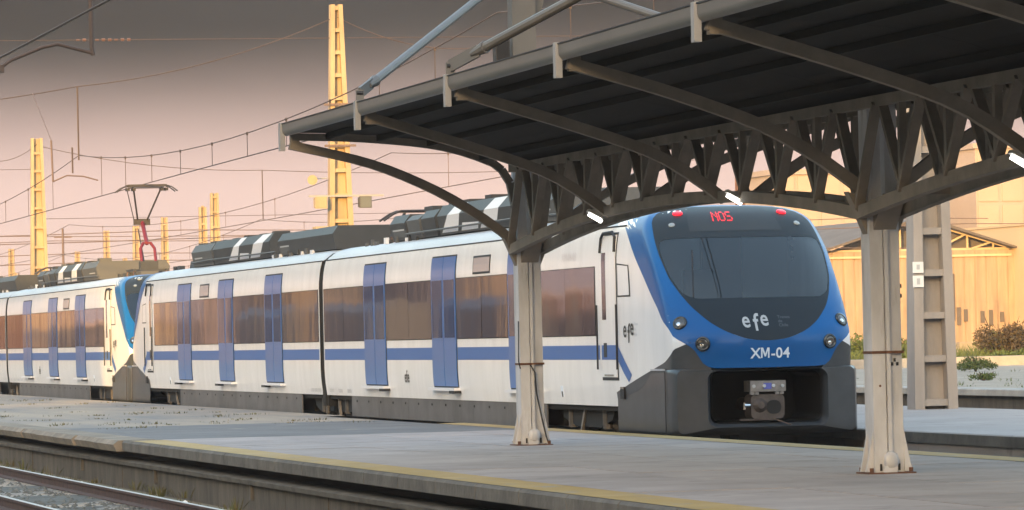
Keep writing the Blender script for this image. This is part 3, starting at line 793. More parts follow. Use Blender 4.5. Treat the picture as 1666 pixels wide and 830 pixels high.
        for i in range(3): side_t('oooo', .16, 27.9 - i * .95, .74, 'logo_grey', 0, 1.3)
    else:
        def side_m(txt, size, y, z, m, bold=0., sx=1., p=shell):
            vs, fs = text_mesh(txt, size, bold, sx); mm = MB()
            mm.add([(-(wz(z + b) + .006), y + a, z + b) for a, b in vs], fs); B(mm, 'side_text', m, p)
        side_m('efe', .33, 15.4, .98, 'logo_black', .004, 1.15)
        for i in range(3): side_m('oooo', .16, 27.0 + i * .4, .74, 'logo_grey', 0, 1.0)
    # cab interior
    B(MB().box(-1.30, 1.30, 3.35, 3.42, 1.9, 3.45), 'cab_bulkhead', 'cab_wall', ns)
    B(MB().prism([(.75, 1.75), (.75, 2.2), (1.35, 2.26), (1.55, 2.15), (1.55, 1.75)], 'x', -1.15, 1.15), 'cab_desk', 'cab_dark', ns)
    B(MB().prism([(2.35, 1.8), (2.30, 2.0), (2.5, 2.08), (2.62, 2.75), (2.74, 2.75), (2.74, 1.8)], 'x', -.55, -.02), 'cab_seat', 'cab_dark', ns)
    B(MB().box(-.10, .55, 3.30, 3.345, 1.9, 3.3), 'cab_inner_door', 'cab_dark', ns)
    B(MB().bar(nose(-.72, 2.30, .02), nose(-.60, 3.0, .02), .025, .02), 'wiper', 'seam', ns)
    # bumper with coupler opening
    def rr(u, z0, z1, r, n=5):
        pts = []
        for (cx, cz, a0) in ((u - r, z0 + r, -90), (u - r, z1 - r, 0), (-u + r, z1 - r, 90), (-u + r, z0 + r, 180)):
            for k in range(n + 1):
                a = R(a0 + 90 * k / n); pts.append((cx + r * math.cos(a), cz + r * math.sin(a)))
        return pts
    outer = [rr(1.36, .30, 1.24, .09), rr(1.415, .27, 1.255, .07), rr(1.415, .27, 1.255, .06), rr(1.40, .27, 1.22, .06)]
    yo = [.0, .10, .55, 3.58]
    inner = [rr(.92, .385, 1.255 - .03, .14), rr(.87, .43, 1.215, .13), rr(.85, .45, 1.205, .13), rr(.82, .47, 1.19, .13)]
    yi = [-.01, .07, .25, 1.5]
    seq = list(zip(inner[::-1], yi[::-1])) + list(zip(outer, yo))
    n = len(outer[0]); vs = []
    for (pts, y) in seq:
        for (u, z) in pts: vs.append((u, y + .16 * (u / 1.4) ** 2 * (1 if y < .3 else 0) , z))
    fs = [(j*n+i, j*n+(i+1) % n, (j+1)*n+(i+1) % n, (j+1)*n+i) for j in range(len(seq)-1) for i in range(n)]
    bu = B(MB().add(vs, fs), 'bumper', 'slate', root, True, 40)
    B(MB().add([(u, 1.49, z) for u, z in rr(.83, .46, 1.2, .13)], [tuple(range(n))]), 'recess_back', 'under_black', bu)
    ins = [(u*.995, z) for u, z in rr(.845, .455, 1.2, .13)]
    m = MB(); vs = [(u * .99, .12 + .16 * (u/1.4)**2, (z - .83) * .985 + .83) for u, z in ins] + [(u * .96, 1.48, (z - .83) * .96 + .83) for u, z in ins]
    B(m.add(vs, [(i, (i+1) % n, n+(i+1) % n, n+i) for i in range(n)]), 'recess_lining', 'under_black', bu)
    for s in (-1, 1):
        B(MB().box(s*1.425-.012, s*1.425+.012, 3.05, 3.28, .80, .98), 'flank_hatch', 'seam', bu)
        B(MB().box(s*1.43-.012, s*1.43+.012, 3.07, 3.26, .955, .985), 'hatch_lip', 'chrome', bu)
        B(MB().bar((s*1.435, .56, .32), (s*1.435, .56, 1.22), .012, .014), 'panel_gap', 'seam', bu)
        B(MB().box(s*1.425-.014, s*1.425+.014, .62, 1.4, 1.235, 1.262), 'ledge_highlight', mat('ledge_highlight', (.45, .45, .50), .3), bu)  # pale strip puts the ledge's highlight into colour
    # coupler
    cp = B(MB().prism([(u, z) for u, z in rr(.255, .50, .86, .07)], 'y', .10, .46), 'coupler', 'coupler', root, True)
    B(MB().prism([(u + .09, z) for u, z in rr(.11, .57, .77, .09)], 'y', .085, .099), 'coupler_cup', 'under_black', cp)
    B(MB().tube([(-.12, .02, .70), (-.12, .10, .70)], [.05, .11], 12), 'coupler_cone', 'coupler', cp)
    B(MB().box(-.27, .27, .06, .42, .90, 1.06), 'contact_box', 'coupler_plate', cp)
    for u in (-.22, -.06, .08, .22): B(MB().tube([(u, .045, .98 if abs(u) > .1 else .985), (u, .06, .98)], .026, 10), 'contact_bolt', 'logo_grey', cp)
    for u in (-.24, -.17, .14, .21): B(MB().box(u-.03, u+.03, .07, .14, .855, .895), 'lug', 'coupler_plate', cp)
    B(MB().box(-.07, .05, .052, .06, .935, 1.025), 'blue_label', mat('blue_label', (.10, .12, .45), .5), cp)
    B(MB().tube([(-.36, .1, .70), (-.27, .12, .70)], .028, 8), 'air_pipe', 'chrome', cp)
    B(MB().tube([(-.36, .1, .74), (-.36, .1, .64)], .02, 8), 'air_cock', 'chrome', cp)
    B(MB().bar((-.42, .15, .49), (.1, .12, .49), .04, .025), 'coupler_support', 'coupler', cp)
    B(MB().bar((.08, .1, .50), (.32, -.02, .40), .02, .02), 'uncoupling_bar', 'coupler', cp)
    B(MB().tube([(0, .45, .68), (0, 1.49, .70)], .11, 12), 'coupler_shaft', 'under_black', cp)
    return roof
def pantograph(parent, y0, raised, name='pantograph'):
    """y0 in train coordinates of its unit"""
    def T(v): return Vector((XC + v.x, TIP + v.y, v.z))
    def B(mb, nm, m, p): return place(mb, T).build(nm, m, p, True)
    base = B(MB().box(-.5, -.42, y0-.75, y0+.75, 3.86, 3.92).box(.42, .5, y0-.75, y0+.75, 3.86, 3.92).box(-.42, .42, y0-.4, y0-.3, 3.86, 3.92).box(-.25, .25, y0-.35, y0, 3.92, 4.14), name, 'hvac', parent)
    for sx in (-.45, .45):
        for sy in (-.65, .65): B(MB().tube([(sx, y0+sy, 3.70), (sx, y0+sy, 3.86)], [.07, .05], 8), 'insulator', 'insulator', base)
    if raised:
        kz, kn = 5.28, y0 + .9
        for s in (-1, 1):
            B(MB().tube([(s*.20, y0-.3, 4.05), (s*.20, y0-.05, 4.5), (s*.10, y0+.05, 4.66)], .045, 8), 'lower_arm', 'panto_red', base)
            B(MB().tube([(s*.12, kn, kz), (s*(.44 if s > 0 else .36), y0+.0, 6.22)], .026, 8), 'upper_arm', 'panto_dark', base)
        B(MB().tube([(0, y0+.05, 4.64), (0, kn, kz)], .06, 8), 'lower_arm', 'panto_red', base)
        B(MB().bar((-.10, y0+.05, 4.66), (.10, y0+.05, 4.66), .06, .06), 'arm_bridge', 'panto_red', base)
        B(MB().box(-.24, .22, kn-.07, kn+.07, kz-.09, kz+.08), 'knuckle', 'panto_dark', base)
        B(MB().tube([(-.22, kn, kz), (-.55, y0, 6.2)], .013, 6), 'guide_rod', 'panto_dark', base)
        B(MB().tube([(-.12, y0-.2, 4.1), (-.12, kn, kz-.2)], .018, 6), 'guide_rod', 'panto_dark', base)
        for dy in (-.22, .22):
            h = B(MB().tube([(-.86, y0+dy, 6.08), (-.70, y0+dy, 6.20), (-.55, y0+dy, 6.255), (.55, y0+dy, 6.265), (.70, y0+dy, 6.22), (.86, y0+dy, 6.10)], .018, 8), 'collector_horn', 'panto_dark', base)
            B(MB().box(-.55, .55, y0+dy-.03, y0+dy+.03, 6.23, 6.295), 'contact_strip', 'panto_dark', h)
        B(MB().bar((-.5, y0, 6.2), (.5, y0, 6.2), .06, .03), 'head_frame', 'panto_dark', base)
        for x in (-.52, -.36, .44, .56): B(MB().box(x-.04, x+.04, y0-.2, y0+.2, 6.12, 6.2), 'head_spring', 'panto_dark', base)
    else:
        for s in (-1, 1):
            B(MB().tube([(s*.25, y0-.4, 3.98), (s*.12, y0+1.7, 4.14)], .045, 8), 'lower_arm', 'panto_dark', base)
            B(MB().tube([(s*.12, y0+1.7, 4.16), (s*.45, y0-.6, 4.30)], .028, 8), 'upper_arm', 'panto_dark', base)
        for dy in (-.22, .22):
            B(MB().tube([(-.95, y0-.7+dy, 4.14), (-.75, y0-.7+dy, 4.27), (-.6, y0-.7+dy, 4.33), (.6, y0-.7+dy, 4.33), (.75, y0-.7+dy, 4.27), (.95, y0-.7+dy, 4.14)], .022, 8), 'collector_horn', 'panto_dark', base)
        B(MB().box(-.62, -.2, y0-1.0, y0-.3, 4.02, 4.22), 'drive_box', mat('drive_box', (.07, .035, .05), .5), base)
    return base
train = thing('commuter_train', (XC, TIP, 0), 'nearest white and blue commuter train numbered XM-04 with red tail lights, under the canopy', 'train', 'commuter trains coupled on the same track')
roofA = car(train, False); roofB = car(train, True)
m = MB(); n = len(ZS)
pr = [(-1.39, .45), (-1.39, 3.1), (-1.30, 3.46), (-1.12, 3.60), (-.9, 3.64), (.9, 3.64), (1.12, 3.60), (1.30, 3.46), (1.39, 3.1), (1.39, .45)]
k = 6
for i in range(k):
    y = MID - .215 + .43 * i / k
    sc = 1.0 if i % 2 else .975
    m.prism([(XC + x * sc, z) for x, z in pr], 'y', y, y + .43 / k * .96)
m.build('gangway_bellows', 'rubber', train)
pantograph(roofA, 23.4 + 1.6, False)
MB().prism([(XC-.25, 3.7), (XC-.2, 3.95), (XC+.25, 3.95), (XC+.3, 3.7)], 'y', TIP + LEN - 3.6 - .5, TIP + LEN - 3.6 + .4).build('roof_vent', 'hvac', roofB)
for yy in (70.2, 71.4, 72.3, 73.5, 119.2, 119.9):
    MB().box(XC-.5, XC-.35, yy, yy+.35, 3.7, 3.84).build('roof_fitting', 'hvac', roofA)
t2 = copy_tree(train); t2.location.y += LEN
for c in list(t2.children_recursive):
    if c.name.startswith(('display_text', 'number_text')) or (c.name.startswith('side_text') and c.data.materials[0].name == 'pale_mark'): bpy.data.objects.remove(c)
    elif c.name.startswith('tail_light'):
        c.material_slots[0].link = 'OBJECT'; c.material_slots[0].material = MATS['marker']
t2['label'] = 'rear white and blue commuter train with raised red pantograph, sunlit nose, at the far left'
r2 = [c for c in t2.children if c.data is roofA.data]
pantograph(r2[0], 6.0, True)
# ------------------------------------------------------------------ platform canopy
XP = 14.2; RIBS = [61.6, 56.2, 50.8, 45.4, 40.0, 34.6, 29.2]; POSTS = [61.6, 45.4, 29.2]
HW = 3.27
can = thing('platform_canopy', (XP, 45.4, PZ), 'long dark gull-wing station canopy on grey steel posts with lattice truss', 'canopy')
SOF = [(-3.27, 4.63), (-2.6, 4.61), (-2.0, 4.57), (-1.3, 4.49), (-.8, 4.37), (-.4, 4.22), (0, 4.17), (.4, 4.22), (.8, 4.37), (1.3, 4.49), (2.0, 4.57), (2.6, 4.61), (3.27, 4.63)]
def sofz(u):
    return hermite([(-a, b) for a, b in SOF[:7]][::-1], abs(u)) if True else 0
# roof sheets bay by bay
for i in range(len(RIBS) - 1):
    a, b = RIBS[i + 1], RIBS[i] + (.08 if i == 0 else 0)
    for (k0, k1) in ((0, 6), (6, 12)):
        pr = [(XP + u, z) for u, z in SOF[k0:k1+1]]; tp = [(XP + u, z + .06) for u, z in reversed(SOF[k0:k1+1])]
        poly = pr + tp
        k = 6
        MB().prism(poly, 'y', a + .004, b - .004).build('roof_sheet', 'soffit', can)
# purlins along the canopy and half ribs between the frames
for u in (-2.75, -2.05, -1.35, -.62, .62, 1.35, 2.05, 2.75):
    z = sofz(u) - .05
    MB().box(XP+u-.03, XP+u+.03, 29.2, 61.55, z-.03, z+.045).build('purlin', 'soffit', can)
# gutters with straps
for s in (-1, 1):
    x = XP + s * HW
    pts = []
    for k in range(9):
        a = R(180 * k / 8); pts.append((x + s * (.07 * math.cos(a)) + s * .035, 4.655 - .075 * math.sin(a)))
    out_ = [(x + s*.105, 4.735)] + pts + [(x - s*.065, 4.70)]
    inn = [(px_ - s*0.0, pz_ + .012) for px_, pz_ in reversed(out_)]
    for i in range(len(RIBS) - 1):
        g = MB().prism(out_ , 'y', RIBS[i+1] + .003, RIBS[i] - .003).build('gutter', 'gutter', can, True, 50)
        MB().box(x + s*.04 - .075, x + s*.04 + .075, RIBS[i+1] + .003, RIBS[i] - .003, 4.738, 4.752).build('gutter_lip', 'seam', g)
    for i, y in enumerate(RIBS):
        w_ = .055 if i else .07
        ysh = y if i else y + .03
        MB().box(x + s*.10 - .035, x + s*.10 + .035, ysh - w_, ysh + w_, 4.40 if i else 4.38, 4.76).build('strap', 'strap', can)
# ribs
RI = [(-3.27, 4.57), (-2.72, 4.41), (-1.87, 4.15), (-.99, 3.84), (-.51, 3.56), (-.16, 3.30)]
RMID = [(-3.27, 4.55), (-2.39, 4.30), (-1.82, 4.11), (-1.24, 3.89), (-.65, 3.56), (-.13, 3.18)]
RPOST = [(-3.27, 4.46), (-2.2, 4.20), (-1.3, 3.83), (-.55, 3.38), (-.14, 3.06)]
def crv(tab, n):
    t0, t1 = tab[0][0], tab[-1][0]
    return [(t0 + (t1 - t0) * i / n, hermite(tab, t0 + (t1 - t0) * i / n)) for i in range(n + 1)]
for y in RIBS:
    post = y in POSTS
    for s in (-1, 1):
        m = MB(); P = crv((RPOST if y > 60 else RMID) if post else RI, 14); d = .06; w_ = .055
        vs = []
        for i, (u, z) in enumerate(P):
            a = P[max(i-1, 0)]; b = P[min(i+1, 14)]; tx, tz = b[0]-a[0], b[1]-a[1]; L = math.hypot(tx, tz); nx, nz = -tz/L, tx/L
            for e in (-1, 1):
                for yy in (-w_, w_): vs.append((XP - s*u*1.0 if s > 0 else XP + u, y + yy, 0))
                vs[-2] = ((XP - (u + nx*e*d)) if s > 0 else (XP + u + nx*e*d), y - w_, z + nz*e*d)
                vs[-1] = ((XP - (u + nx*e*d)) if s > 0 else (XP + u + nx*e*d), y + w_, z + nz*e*d)
        fs = []
        for i in range(14):
            k = i * 4
            fs += [(k, k+1, k+5, k+4), (k+2, k+6, k+7, k+3), (k, k+4, k+6, k+2), (k+1, k+3, k+7, k+5)]
        fs += [(0, 2, 3, 1), (56, 57, 59, 58)]
        m.add(vs, fs).build('rib', 'truss_paint', can, True, 30)
        # hanger plate closing the tip
        ux = -3.2
        MB().box(XP + s*3.2 - .06, XP + s*3.2 + .06, y - .06, y + .06, 4.47, 4.62).build('rib_tip', 'truss_paint', can)
        # upper curved member under the sheets
        if y < 60: continue
        m = MB(); P = [(u, sofz(u) - .06) for u in [-3.2 + 2.75 * i / 12 for i in range(13)]]
        if post: P += [(-.33, 4.08), (-.22, 3.9), (-.16, 3.6)]
        for a, b in zip(P, P[1:]):
            m.bar(((XP - a[0]) if s > 0 else XP + a[0], y, a[1]), ((XP - b[0]) if s > 0 else XP + b[0], y, b[1]), .10, .10)
        m.build('upper_rib', 'truss_paint', can)
# lattice truss: two planes with arched lower chords
def chord_z(y):
    lo = max(p for p in POSTS + [13.0] if p <= y + 1e-6); hi = min(p for p in POSTS + [77.8] if p >= y - 1e-6)
    if hi == lo: return 2.98
    t = (y - lo) / (hi - lo); return 2.98 + .40 * (1 - (2*t - 1) ** 2)
for dx in (-.21, .21):
    x = XP + dx
    MB().box(x - .05, x + .05, 29.2, 61.5, 4.04, 4.15).build('top_chord', 'truss_paint', can)
    for (a, b) in ((29.2, 45.4), (45.4, 61.6)):
        n = 24; pts = [(a + (b-a)*i/n) for i in range(n+1)]
        vs = []
        for y in pts:
            z = chord_z(min(max(y, a + 1e-3), b - 1e-3)); vs += [(x-.05, y, z-.065), (x+.05, y, z-.065), (x-.05, y, z+.065), (x+.05, y, z+.065)]
        fs = []
        for i in range(n):
            k = i*4; fs += [(k, k+4, k+5, k+1), (k+2, k+3, k+7, k+6), (k, k+2, k+6, k+4), (k+1, k+5, k+7, k+3)]
        MB().add(vs, fs).build('bottom_chord', 'truss_paint', can, True, 30)
        N = 11; P = (b - a) / N
        for i in range(N):
            y0, y1 = a + i*P, a + (i+1)*P; ym = (y0 + y1) / 2
            if i: MB().bar((x, y0, chord_z(y0) + .05), (x, y0, 4.06), .075, .08, (0, 1, 0)).build('vertical', 'truss_paint', can)
            MB().bar((x + .03, y0 + .05, chord_z(y0+.05) + .04), (x + .03, ym, 4.07), .055, .10, (1, 0, 0)).build('diagonal', 'truss_paint', can)
            MB().bar((x - .03, ym, 4.07), (x - .03, y1 - .05, chord_z(y1-.05) + .04), .055, .10, (1, 0, 0)).build('diagonal', 'truss_paint', can)
# cross ties between both truss planes
for i in range(1, 9):
    y = 29.2 + 3.6 * i
    if min(abs(y - p) for p in POSTS) < .5: continue
    MB().bar((XP-.21, y, chord_z(y)), (XP+.21, y, chord_z(y)), .06, .07).build('cross_tie', 'truss_paint', can)
# posts
for pi, y in enumerate(POSTS):
    w_ = .145
    po = MB().box(XP-.05, XP+.05, y-w_, y+w_, PZ, 4.1).box(XP-.165, XP-.125, y-w_, y+w_, PZ, 4.1).box(XP+.125, XP+.165, y-w_, y+w_, PZ, 4.1).box(XP-.16, XP+.16, y-.03, y+.03, PZ, 4.1)
    po = MB().prism([(XP-.165, y-.15), (XP-.03, y-.15), (XP-.02, y-.13), (XP+.03, y-.10), (XP+.165, y-.10), (XP+.165, y+.15), (XP-.165, y+.15)], 'z', PZ, 4.12).build('post', 'post_paint', can)
    MB().box(XP-.015, XP+.028, y-.152, y-.12, PZ+.02, 3.0).build('edge_rib', 'post_paint', po)
    # pylon above the roof
    py = MB().box(XP-.165, XP+.165, y-.14, y+.14, 4.24, 7.05).build('pylon', 'pylon_paint', can)
    MB().prism([(XP-.05, 6.45), (XP-.05, 7.0), (XP-.42, 6.9), (XP-.42, 6.75)], 'y', y-.02, y+.02).build('stay_lug', 'pylon_paint', py)
    MB().prism([(XP+.16, 5.9), (XP+.16, 6.9), (XP+.42, 6.9), (XP+.30, 6.35)], 'y', y-.02, y+.02).build('stay_lug', 'pylon_paint', py)
    # brackets at the arch springing
    for s in (-1, 1):
        MB().prism([(y + s*.151, 2.80), (y + s*.151, 3.0), (y + s*.50, 3.16), (y + s*.42, 3.05)], 'x', XP-.12, XP+.12).build('arch_bracket', 'truss_paint', po)
        MB().prism([(XP + s*.166, 2.76), (XP + s*.166, 3.1), (XP + s*.36, 3.2), (XP + s*.26, 2.98)], 'y', y-.08, y+.08).build('rib_bracket', 'truss_paint', po)
    # base: plate, gussets, bolts
    MB().box(XP-.255, XP+.255, y-.22, y+.22, PZ-.005, PZ+.014).build('base_plate', 'rust', po)
    for s in (-1, 1):
        MB().prism([(XP + s*.166, PZ+.02), (XP + s*.25, PZ+.02), (XP + s*.232, PZ+.09), (XP + s*.166, PZ+.44)], 'y', y-.11, y-.08).build('gusset', 'post_paint', po)
        MB().prism([(XP + s*.166, PZ+.02), (XP + s*.25, PZ+.02), (XP + s*.232, PZ+.09), (XP + s*.166, PZ+.44)], 'y', y+.08, y+.11).build('gusset', 'post_paint', po)
        for dy in (-.18, .18): MB().tube([(XP + s*.21, y+dy, PZ+.018), (XP + s*.21, y+dy, PZ+.06)], .022, 6).build('anchor_bolt', 'rust', po)
    for u in (-.10, .06, .11): MB().box(XP+u-.012, XP+u+.012, y-.153 if u < 0 else y-.106, y-.149 if u < 0 else y-.099, PZ+.03, PZ+.10).build('drain_slot', 'seam', po)
    # mortar lump on the foot
    m = MB(); vs = []; nn = 10
    for j in range(5):
        for i in range(nn):
            a = 6.283*i/nn; rr_ = (.075, .085, .075, .05, .015)[j] * random.uniform(.92, 1.08); vs.append((XP+.0 + rr_*math.cos(a), y-.15 - (.0, .03, .055, .07, .075)[j], PZ+.14 + rr_*1.1*math.sin(a)))
    m.add(vs, [(j*nn+i, j*nn+(i+1) % nn, (j+1)*nn+(i+1) % nn, (j+1)*nn+i) for j in range(4) for i in range(nn)] + [tuple(range(40, 50))])
    m.build('foot_lump', 'post_paint', po, True, 80)
    MB().box(XP-.08, XP+.06, y-.20, y-.151, PZ, PZ+.08).build('foot_block', 'post_paint', po)
    # steel band and cable
    zb = 1.40 if pi == 0 else 1.53
    MB().box(XP-.172, XP+.172, y-.157, y+.157, zb, zb+.028).build('band', 'rust', po)
    if pi == 0:
        MB().tube([(XP-.18, y-.15, 2.0), (XP-.19, y-.16, 1.45), (XP-.17, y-.165, 1.35)], .009, 6).build('cable', 'seam', po)
        MB().tube([(XP-.03, y-.165, 1.40), (XP+.03, y-.17, 1.3), (XP+.05, y-.17, 1.0), (XP+.11, y-.17, .7), (XP+.17, y-.17, .42), (XP+.20, y-.16, .33)], .011, 6).build('cable', 'seam', po)
        MB().box(XP+.045, XP+.15, y-.112, y-.10, 1.05, 1.37).build('cover_plate', 'post_paint', po)
        MB().box(XP+.055, XP+.15, y-.112, y-.10, 2.45, 2.85).build('cover_plate', 'post_paint', po)
    else:
        for a, b in ((.085, 1.46), (.06, 1.42), (.115, 1.42)): MB().box(XP+a-.012, XP+a+.012, y-.107, y-.10, b-.015, b+.02).build('stencil_mark', 'seam', po)
        MB().tube([(XP-.09, y-.155, 1.2), (XP-.09, y-.15, 1.2)], .013, 8).build('bolt_hole', 'rust', po)
        for z in (2.1, 2.2): MB().box(XP+.166, XP+.185, y-.09, y-.06, z, z+.04).build('side_clip', 'seam', po)
# stays
def stay(a, b):
    a = Vector(a); b = Vector(b); d = (b - a).normalized()
    m = MB().tube([a + d*.55, b - d*.3], .056, 10).build('stay_rod', 'pylon_paint', can, True)
    MB().tube([a + d*.38, a + d*.62], [.035, .075], 10).build('stay_socket', 'pylon_paint', m)
    MB().bar(a, a + d*.5, .03, .14).build('stay_fork', 'pylon_paint', m)
    MB().tube([a + Vector((-.04, 0, .0)), a + Vector((.04, 0, .0))], .03, 8).build('stay_pin', 'seam', m)
    MB().bar(a + Vector((0, 0, -.12)), a + Vector((0, 0, .04)), .10, .03, (0, 1, 0)).build('stay_foot', 'pylon_paint', m)
for s in (-1, 1):
    e = XP + s * (HW + .06)
    for (yr, yp) in ((56.2, 61.6), (50.8, 45.4), (40.0, 45.4), (34.6, 29.2)):
        stay((e, yr, 4.86), (XP + s*.18, yp, 6.75))
# lamps under the ribs (lit)
for i, (yr, u, z) in enumerate(((56.2, -.38, 3.25), (50.02, -.29, 3.27), (40.0, -.38, 3.27))):
    lab = ['small lit white lamp under the rib nearest the left canopy post', 'small lit white lamp above the red destination sign of the train', 'small lit white lamp at the right edge of the picture under the canopy'][i]
    lt = thing('canopy_lamp', (XP + u, yr, z), lab, 'lamp', 'lit lamps under the canopy ribs')
    a = Vector((XP + u - .11, yr - .17, z + .05)); b = Vector((XP + u + .07, yr - .17, z - .045))
    MB().bar(a + Vector((0, .0, .05)), b + Vector((0, 0, .05)), .13, .035).build('housing', 'lamp_housing', lt)
    MB().bar(a + Vector((.01, -.0, .0)), b + Vector((-.01, 0, .0)), .075, .035).build('diffuser', 'lamp_glow', lt)
sp_ = thing('loudspeaker', (13.86, 61.55, 5.35), 'dark box loudspeaker on the canopy pylon, left of the grey column', 'loudspeaker')
MB().prism([(13.80, 5.32), (13.98, 5.30), (13.98, 5.86), (13.77, 5.86)], 'y', 61.4, 61.6).build('cabinet', 'speaker', sp_)
MB().prism([(13.815, 5.35), (13.965, 5.34), (13.965, 5.83), (13.79, 5.83)], 'y', 61.385, 61.399).build('grille', 'hvac_grille' if False else 'lamp_black', sp_)
MB().box(13.98, 14.04, 61.47, 61.53, 5.55, 5.62).build('bracket', 'pylon_paint', sp_)
# ------------------------------------------------------------------ masts and overhead wires
mat('sunlit_ochre', (.34, .26, .17), .85, var=.2, vscale=1.6, stretch=(1, 1, .3))  # mast concrete with the warm sunlight put into its colour
def mast(x, y, z0, h, label, w0=.82, w1=.42, step=.80, group='concrete catenary masts', m='sunlit_ochre', lean=0):
    t = thing('concrete_mast', (x, y, z0), label, 'mast', group)
    def half(z): return (w0 + (w1 - w0) * (z / h)) / 2
    for s in (-1, 1):
        vs = []
        for z in (0, h):
            a = half(z); lw = .185 - .05 * z / h; dp = .24 - .08 * z / h
            vs += [(x + s*a, y - dp, z0+z), (x + s*(a - lw), y - dp, z0+z), (x + s*(a - lw), y + dp, z0+z), (x + s*a, y + dp, z0+z)]
        MB().add(vs, [(0, 1, 2, 3), (4, 7, 6, 5), (0, 4, 5, 1), (1, 5, 6, 2), (2, 6, 7, 3), (3, 7, 4, 0)]).build('leg', m, t)
    a, b = half(0) - .16, half(h) - .12
    MB().add([(x-a, y+.03, z0), (x+a, y+.03, z0), (x+b, y+.03, z0+h-.02), (x-b, y+.03, z0+h-.02), (x-a, y+.09, z0), (x+a, y+.09, z0), (x+b, y+.09, z0+h-.02), (x-b, y+.09, z0+h-.02)],
             [(0, 1, 2, 3), (5, 4, 7, 6), (3, 2, 6, 7), (0, 4, 5, 1)]).build('web', m, t)
    z = .06
    while z < h:
        a = half(z) - .14; dp = .20 - .07 * z / h
        MB().box(x-a, x+a, y-dp, y+.028, z0+z, z0+z+.12).build('crossbar', m, t); z += step * (1 - .25 * z / h)
    return t
m0 = mast(26.0, 80.2, PZ, 12.0, 'grey concrete ladder-like mast standing on the far platform behind the right canopy post', m='concrete_mast')
MB().box(25.60, 25.80, 79.935, 79.955, 2.78, 2.98).build('number_plate', 'sign_white', m0)
MB().box(25.60, 25.80, 79.935, 79.955, 2.52, 2.73).build('number_plate', 'sign_white', m0)
for (a, b) in ((2.84, 2.93), (2.57, 2.68)): MB().box(25.67, 25.73, 79.930, 79.9345, a, b).build('plate_mark', 'logo_grey', m0)
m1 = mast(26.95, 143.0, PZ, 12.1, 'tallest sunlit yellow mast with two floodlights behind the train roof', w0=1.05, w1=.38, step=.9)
MB().box(26.1, 26.5, 142.7, 143.3, PZ, 5.4).build('switch_cabinet', 'sunlit_ochre', m1)
MB().bar((25.9, 142.75, 6.35), (28.3, 142.75, 6.35), .06, .06).build('lamp_bar', 'strap', m1)
for z in (5.2, 7.9, 8.5, 9.2): MB().box(26.45, 27.45, 142.72, 142.78, z, z+.07).build('clamp', 'wire_warm', m1)
for s, lab in ((-.72, 'sunlit-coloured square floodlight on the left of the tallest yellow mast'), (.70, 'grey square floodlight on the right of the tallest yellow mast')):
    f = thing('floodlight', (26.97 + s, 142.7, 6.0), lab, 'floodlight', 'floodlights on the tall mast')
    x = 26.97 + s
    MB().prism([(142.45, 5.95), (142.45, 6.32), (142.8, 6.28), (142.8, 6.0)], 'x', x-.19, x+.19).build('housing', 'sunlit_ochre' if s < 0 else 'hvac_grille', f)  # sunlit tone put into the left lamp's colour, grey into the right
    MB().box(x-.16, x+.16, 142.44, 142.449, 5.98, 6.29).build('lens', 'sunlit_ochre' if s < 0 else 'flood_glass', f)
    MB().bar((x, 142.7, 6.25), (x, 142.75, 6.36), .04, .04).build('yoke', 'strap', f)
sr_ = MB(); 
hn = thing('horn_speaker', (26.0, 142.6, 6.85), 'small round horn speaker left of the tallest yellow mast', 'loudspeaker')
MB().tube([(25.95, 142.3, 6.85), (26.0, 142.6, 6.88), (26.1, 142.8, 6.9)], [.16, .10, .05], 12).build('horn', 'sunlit_ochre', hn, True)
MB().tube([(26.1, 142.75, 6.9), (26.5, 142.75, 6.92)], .025, 6).build('arm', 'strap', hn)
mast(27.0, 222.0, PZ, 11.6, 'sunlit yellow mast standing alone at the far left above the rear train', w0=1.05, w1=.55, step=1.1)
mast(46.2, 288.0, PZ, 11.0, 'yellow mast with the higher top of the close pair left of the roof equipment', w0=.9, w1=.5, step=1.2)
far = [(44.8, 284.0, 10.0, 'darker yellow lattice mast with the lower top of the close pair'), (48.8, 327.0, 10.6, 'slim yellow mast right of the pantograph'), (47.6, 333.0, 10.2, 'slim yellow mast just behind the pantograph'),
       (49.4, 362.0, 10.6, 'thin distant mast left of the pantograph'), (54.6, 420.0, 10.2, 'shortest distant mast between the lone yellow mast and the pantograph'), (44.5, 385.0, 9.8, 'distant thin mast at the left edge of the picture')]
far += [(66, 470, 10.5, 'thin far mast between the pantograph and the close pair of masts'), (60.5, 520, 10.0, 'faint far mast just left of the raised pantograph'), (77, 500, 9.6, 'faint far mast left of the first roof box of the near train'), (47, 460, 10.4, 'faint far mast right of the lone yellow mast'), (52.5, 540, 9.2, 'faintest far mast between the lone yellow mast and the pantograph')]
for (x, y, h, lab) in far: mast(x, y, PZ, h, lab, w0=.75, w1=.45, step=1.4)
lm = thing('lattice_mast', (99.6, 330, 0), 'rusty lattice mast rising right behind the train front', 'mast')
for dx in (-.35, .35):
    for dy in (-.35, .35): MB().bar((99.6+dx-7.2, 330+dy, 0), (99.6+dx*.6-7.2, 330+dy*.6, 15), .10, .10).build('leg', 'rust', lm)
for i in range(20):
    z = .4 + i * .73; s = 1 if i % 2 else -1
    MB().bar((92.4 - s*.33, 329.65, z), (92.4 + s*.33, 329.65, z+.7), .06, .06).build('brace', 'rust', lm)

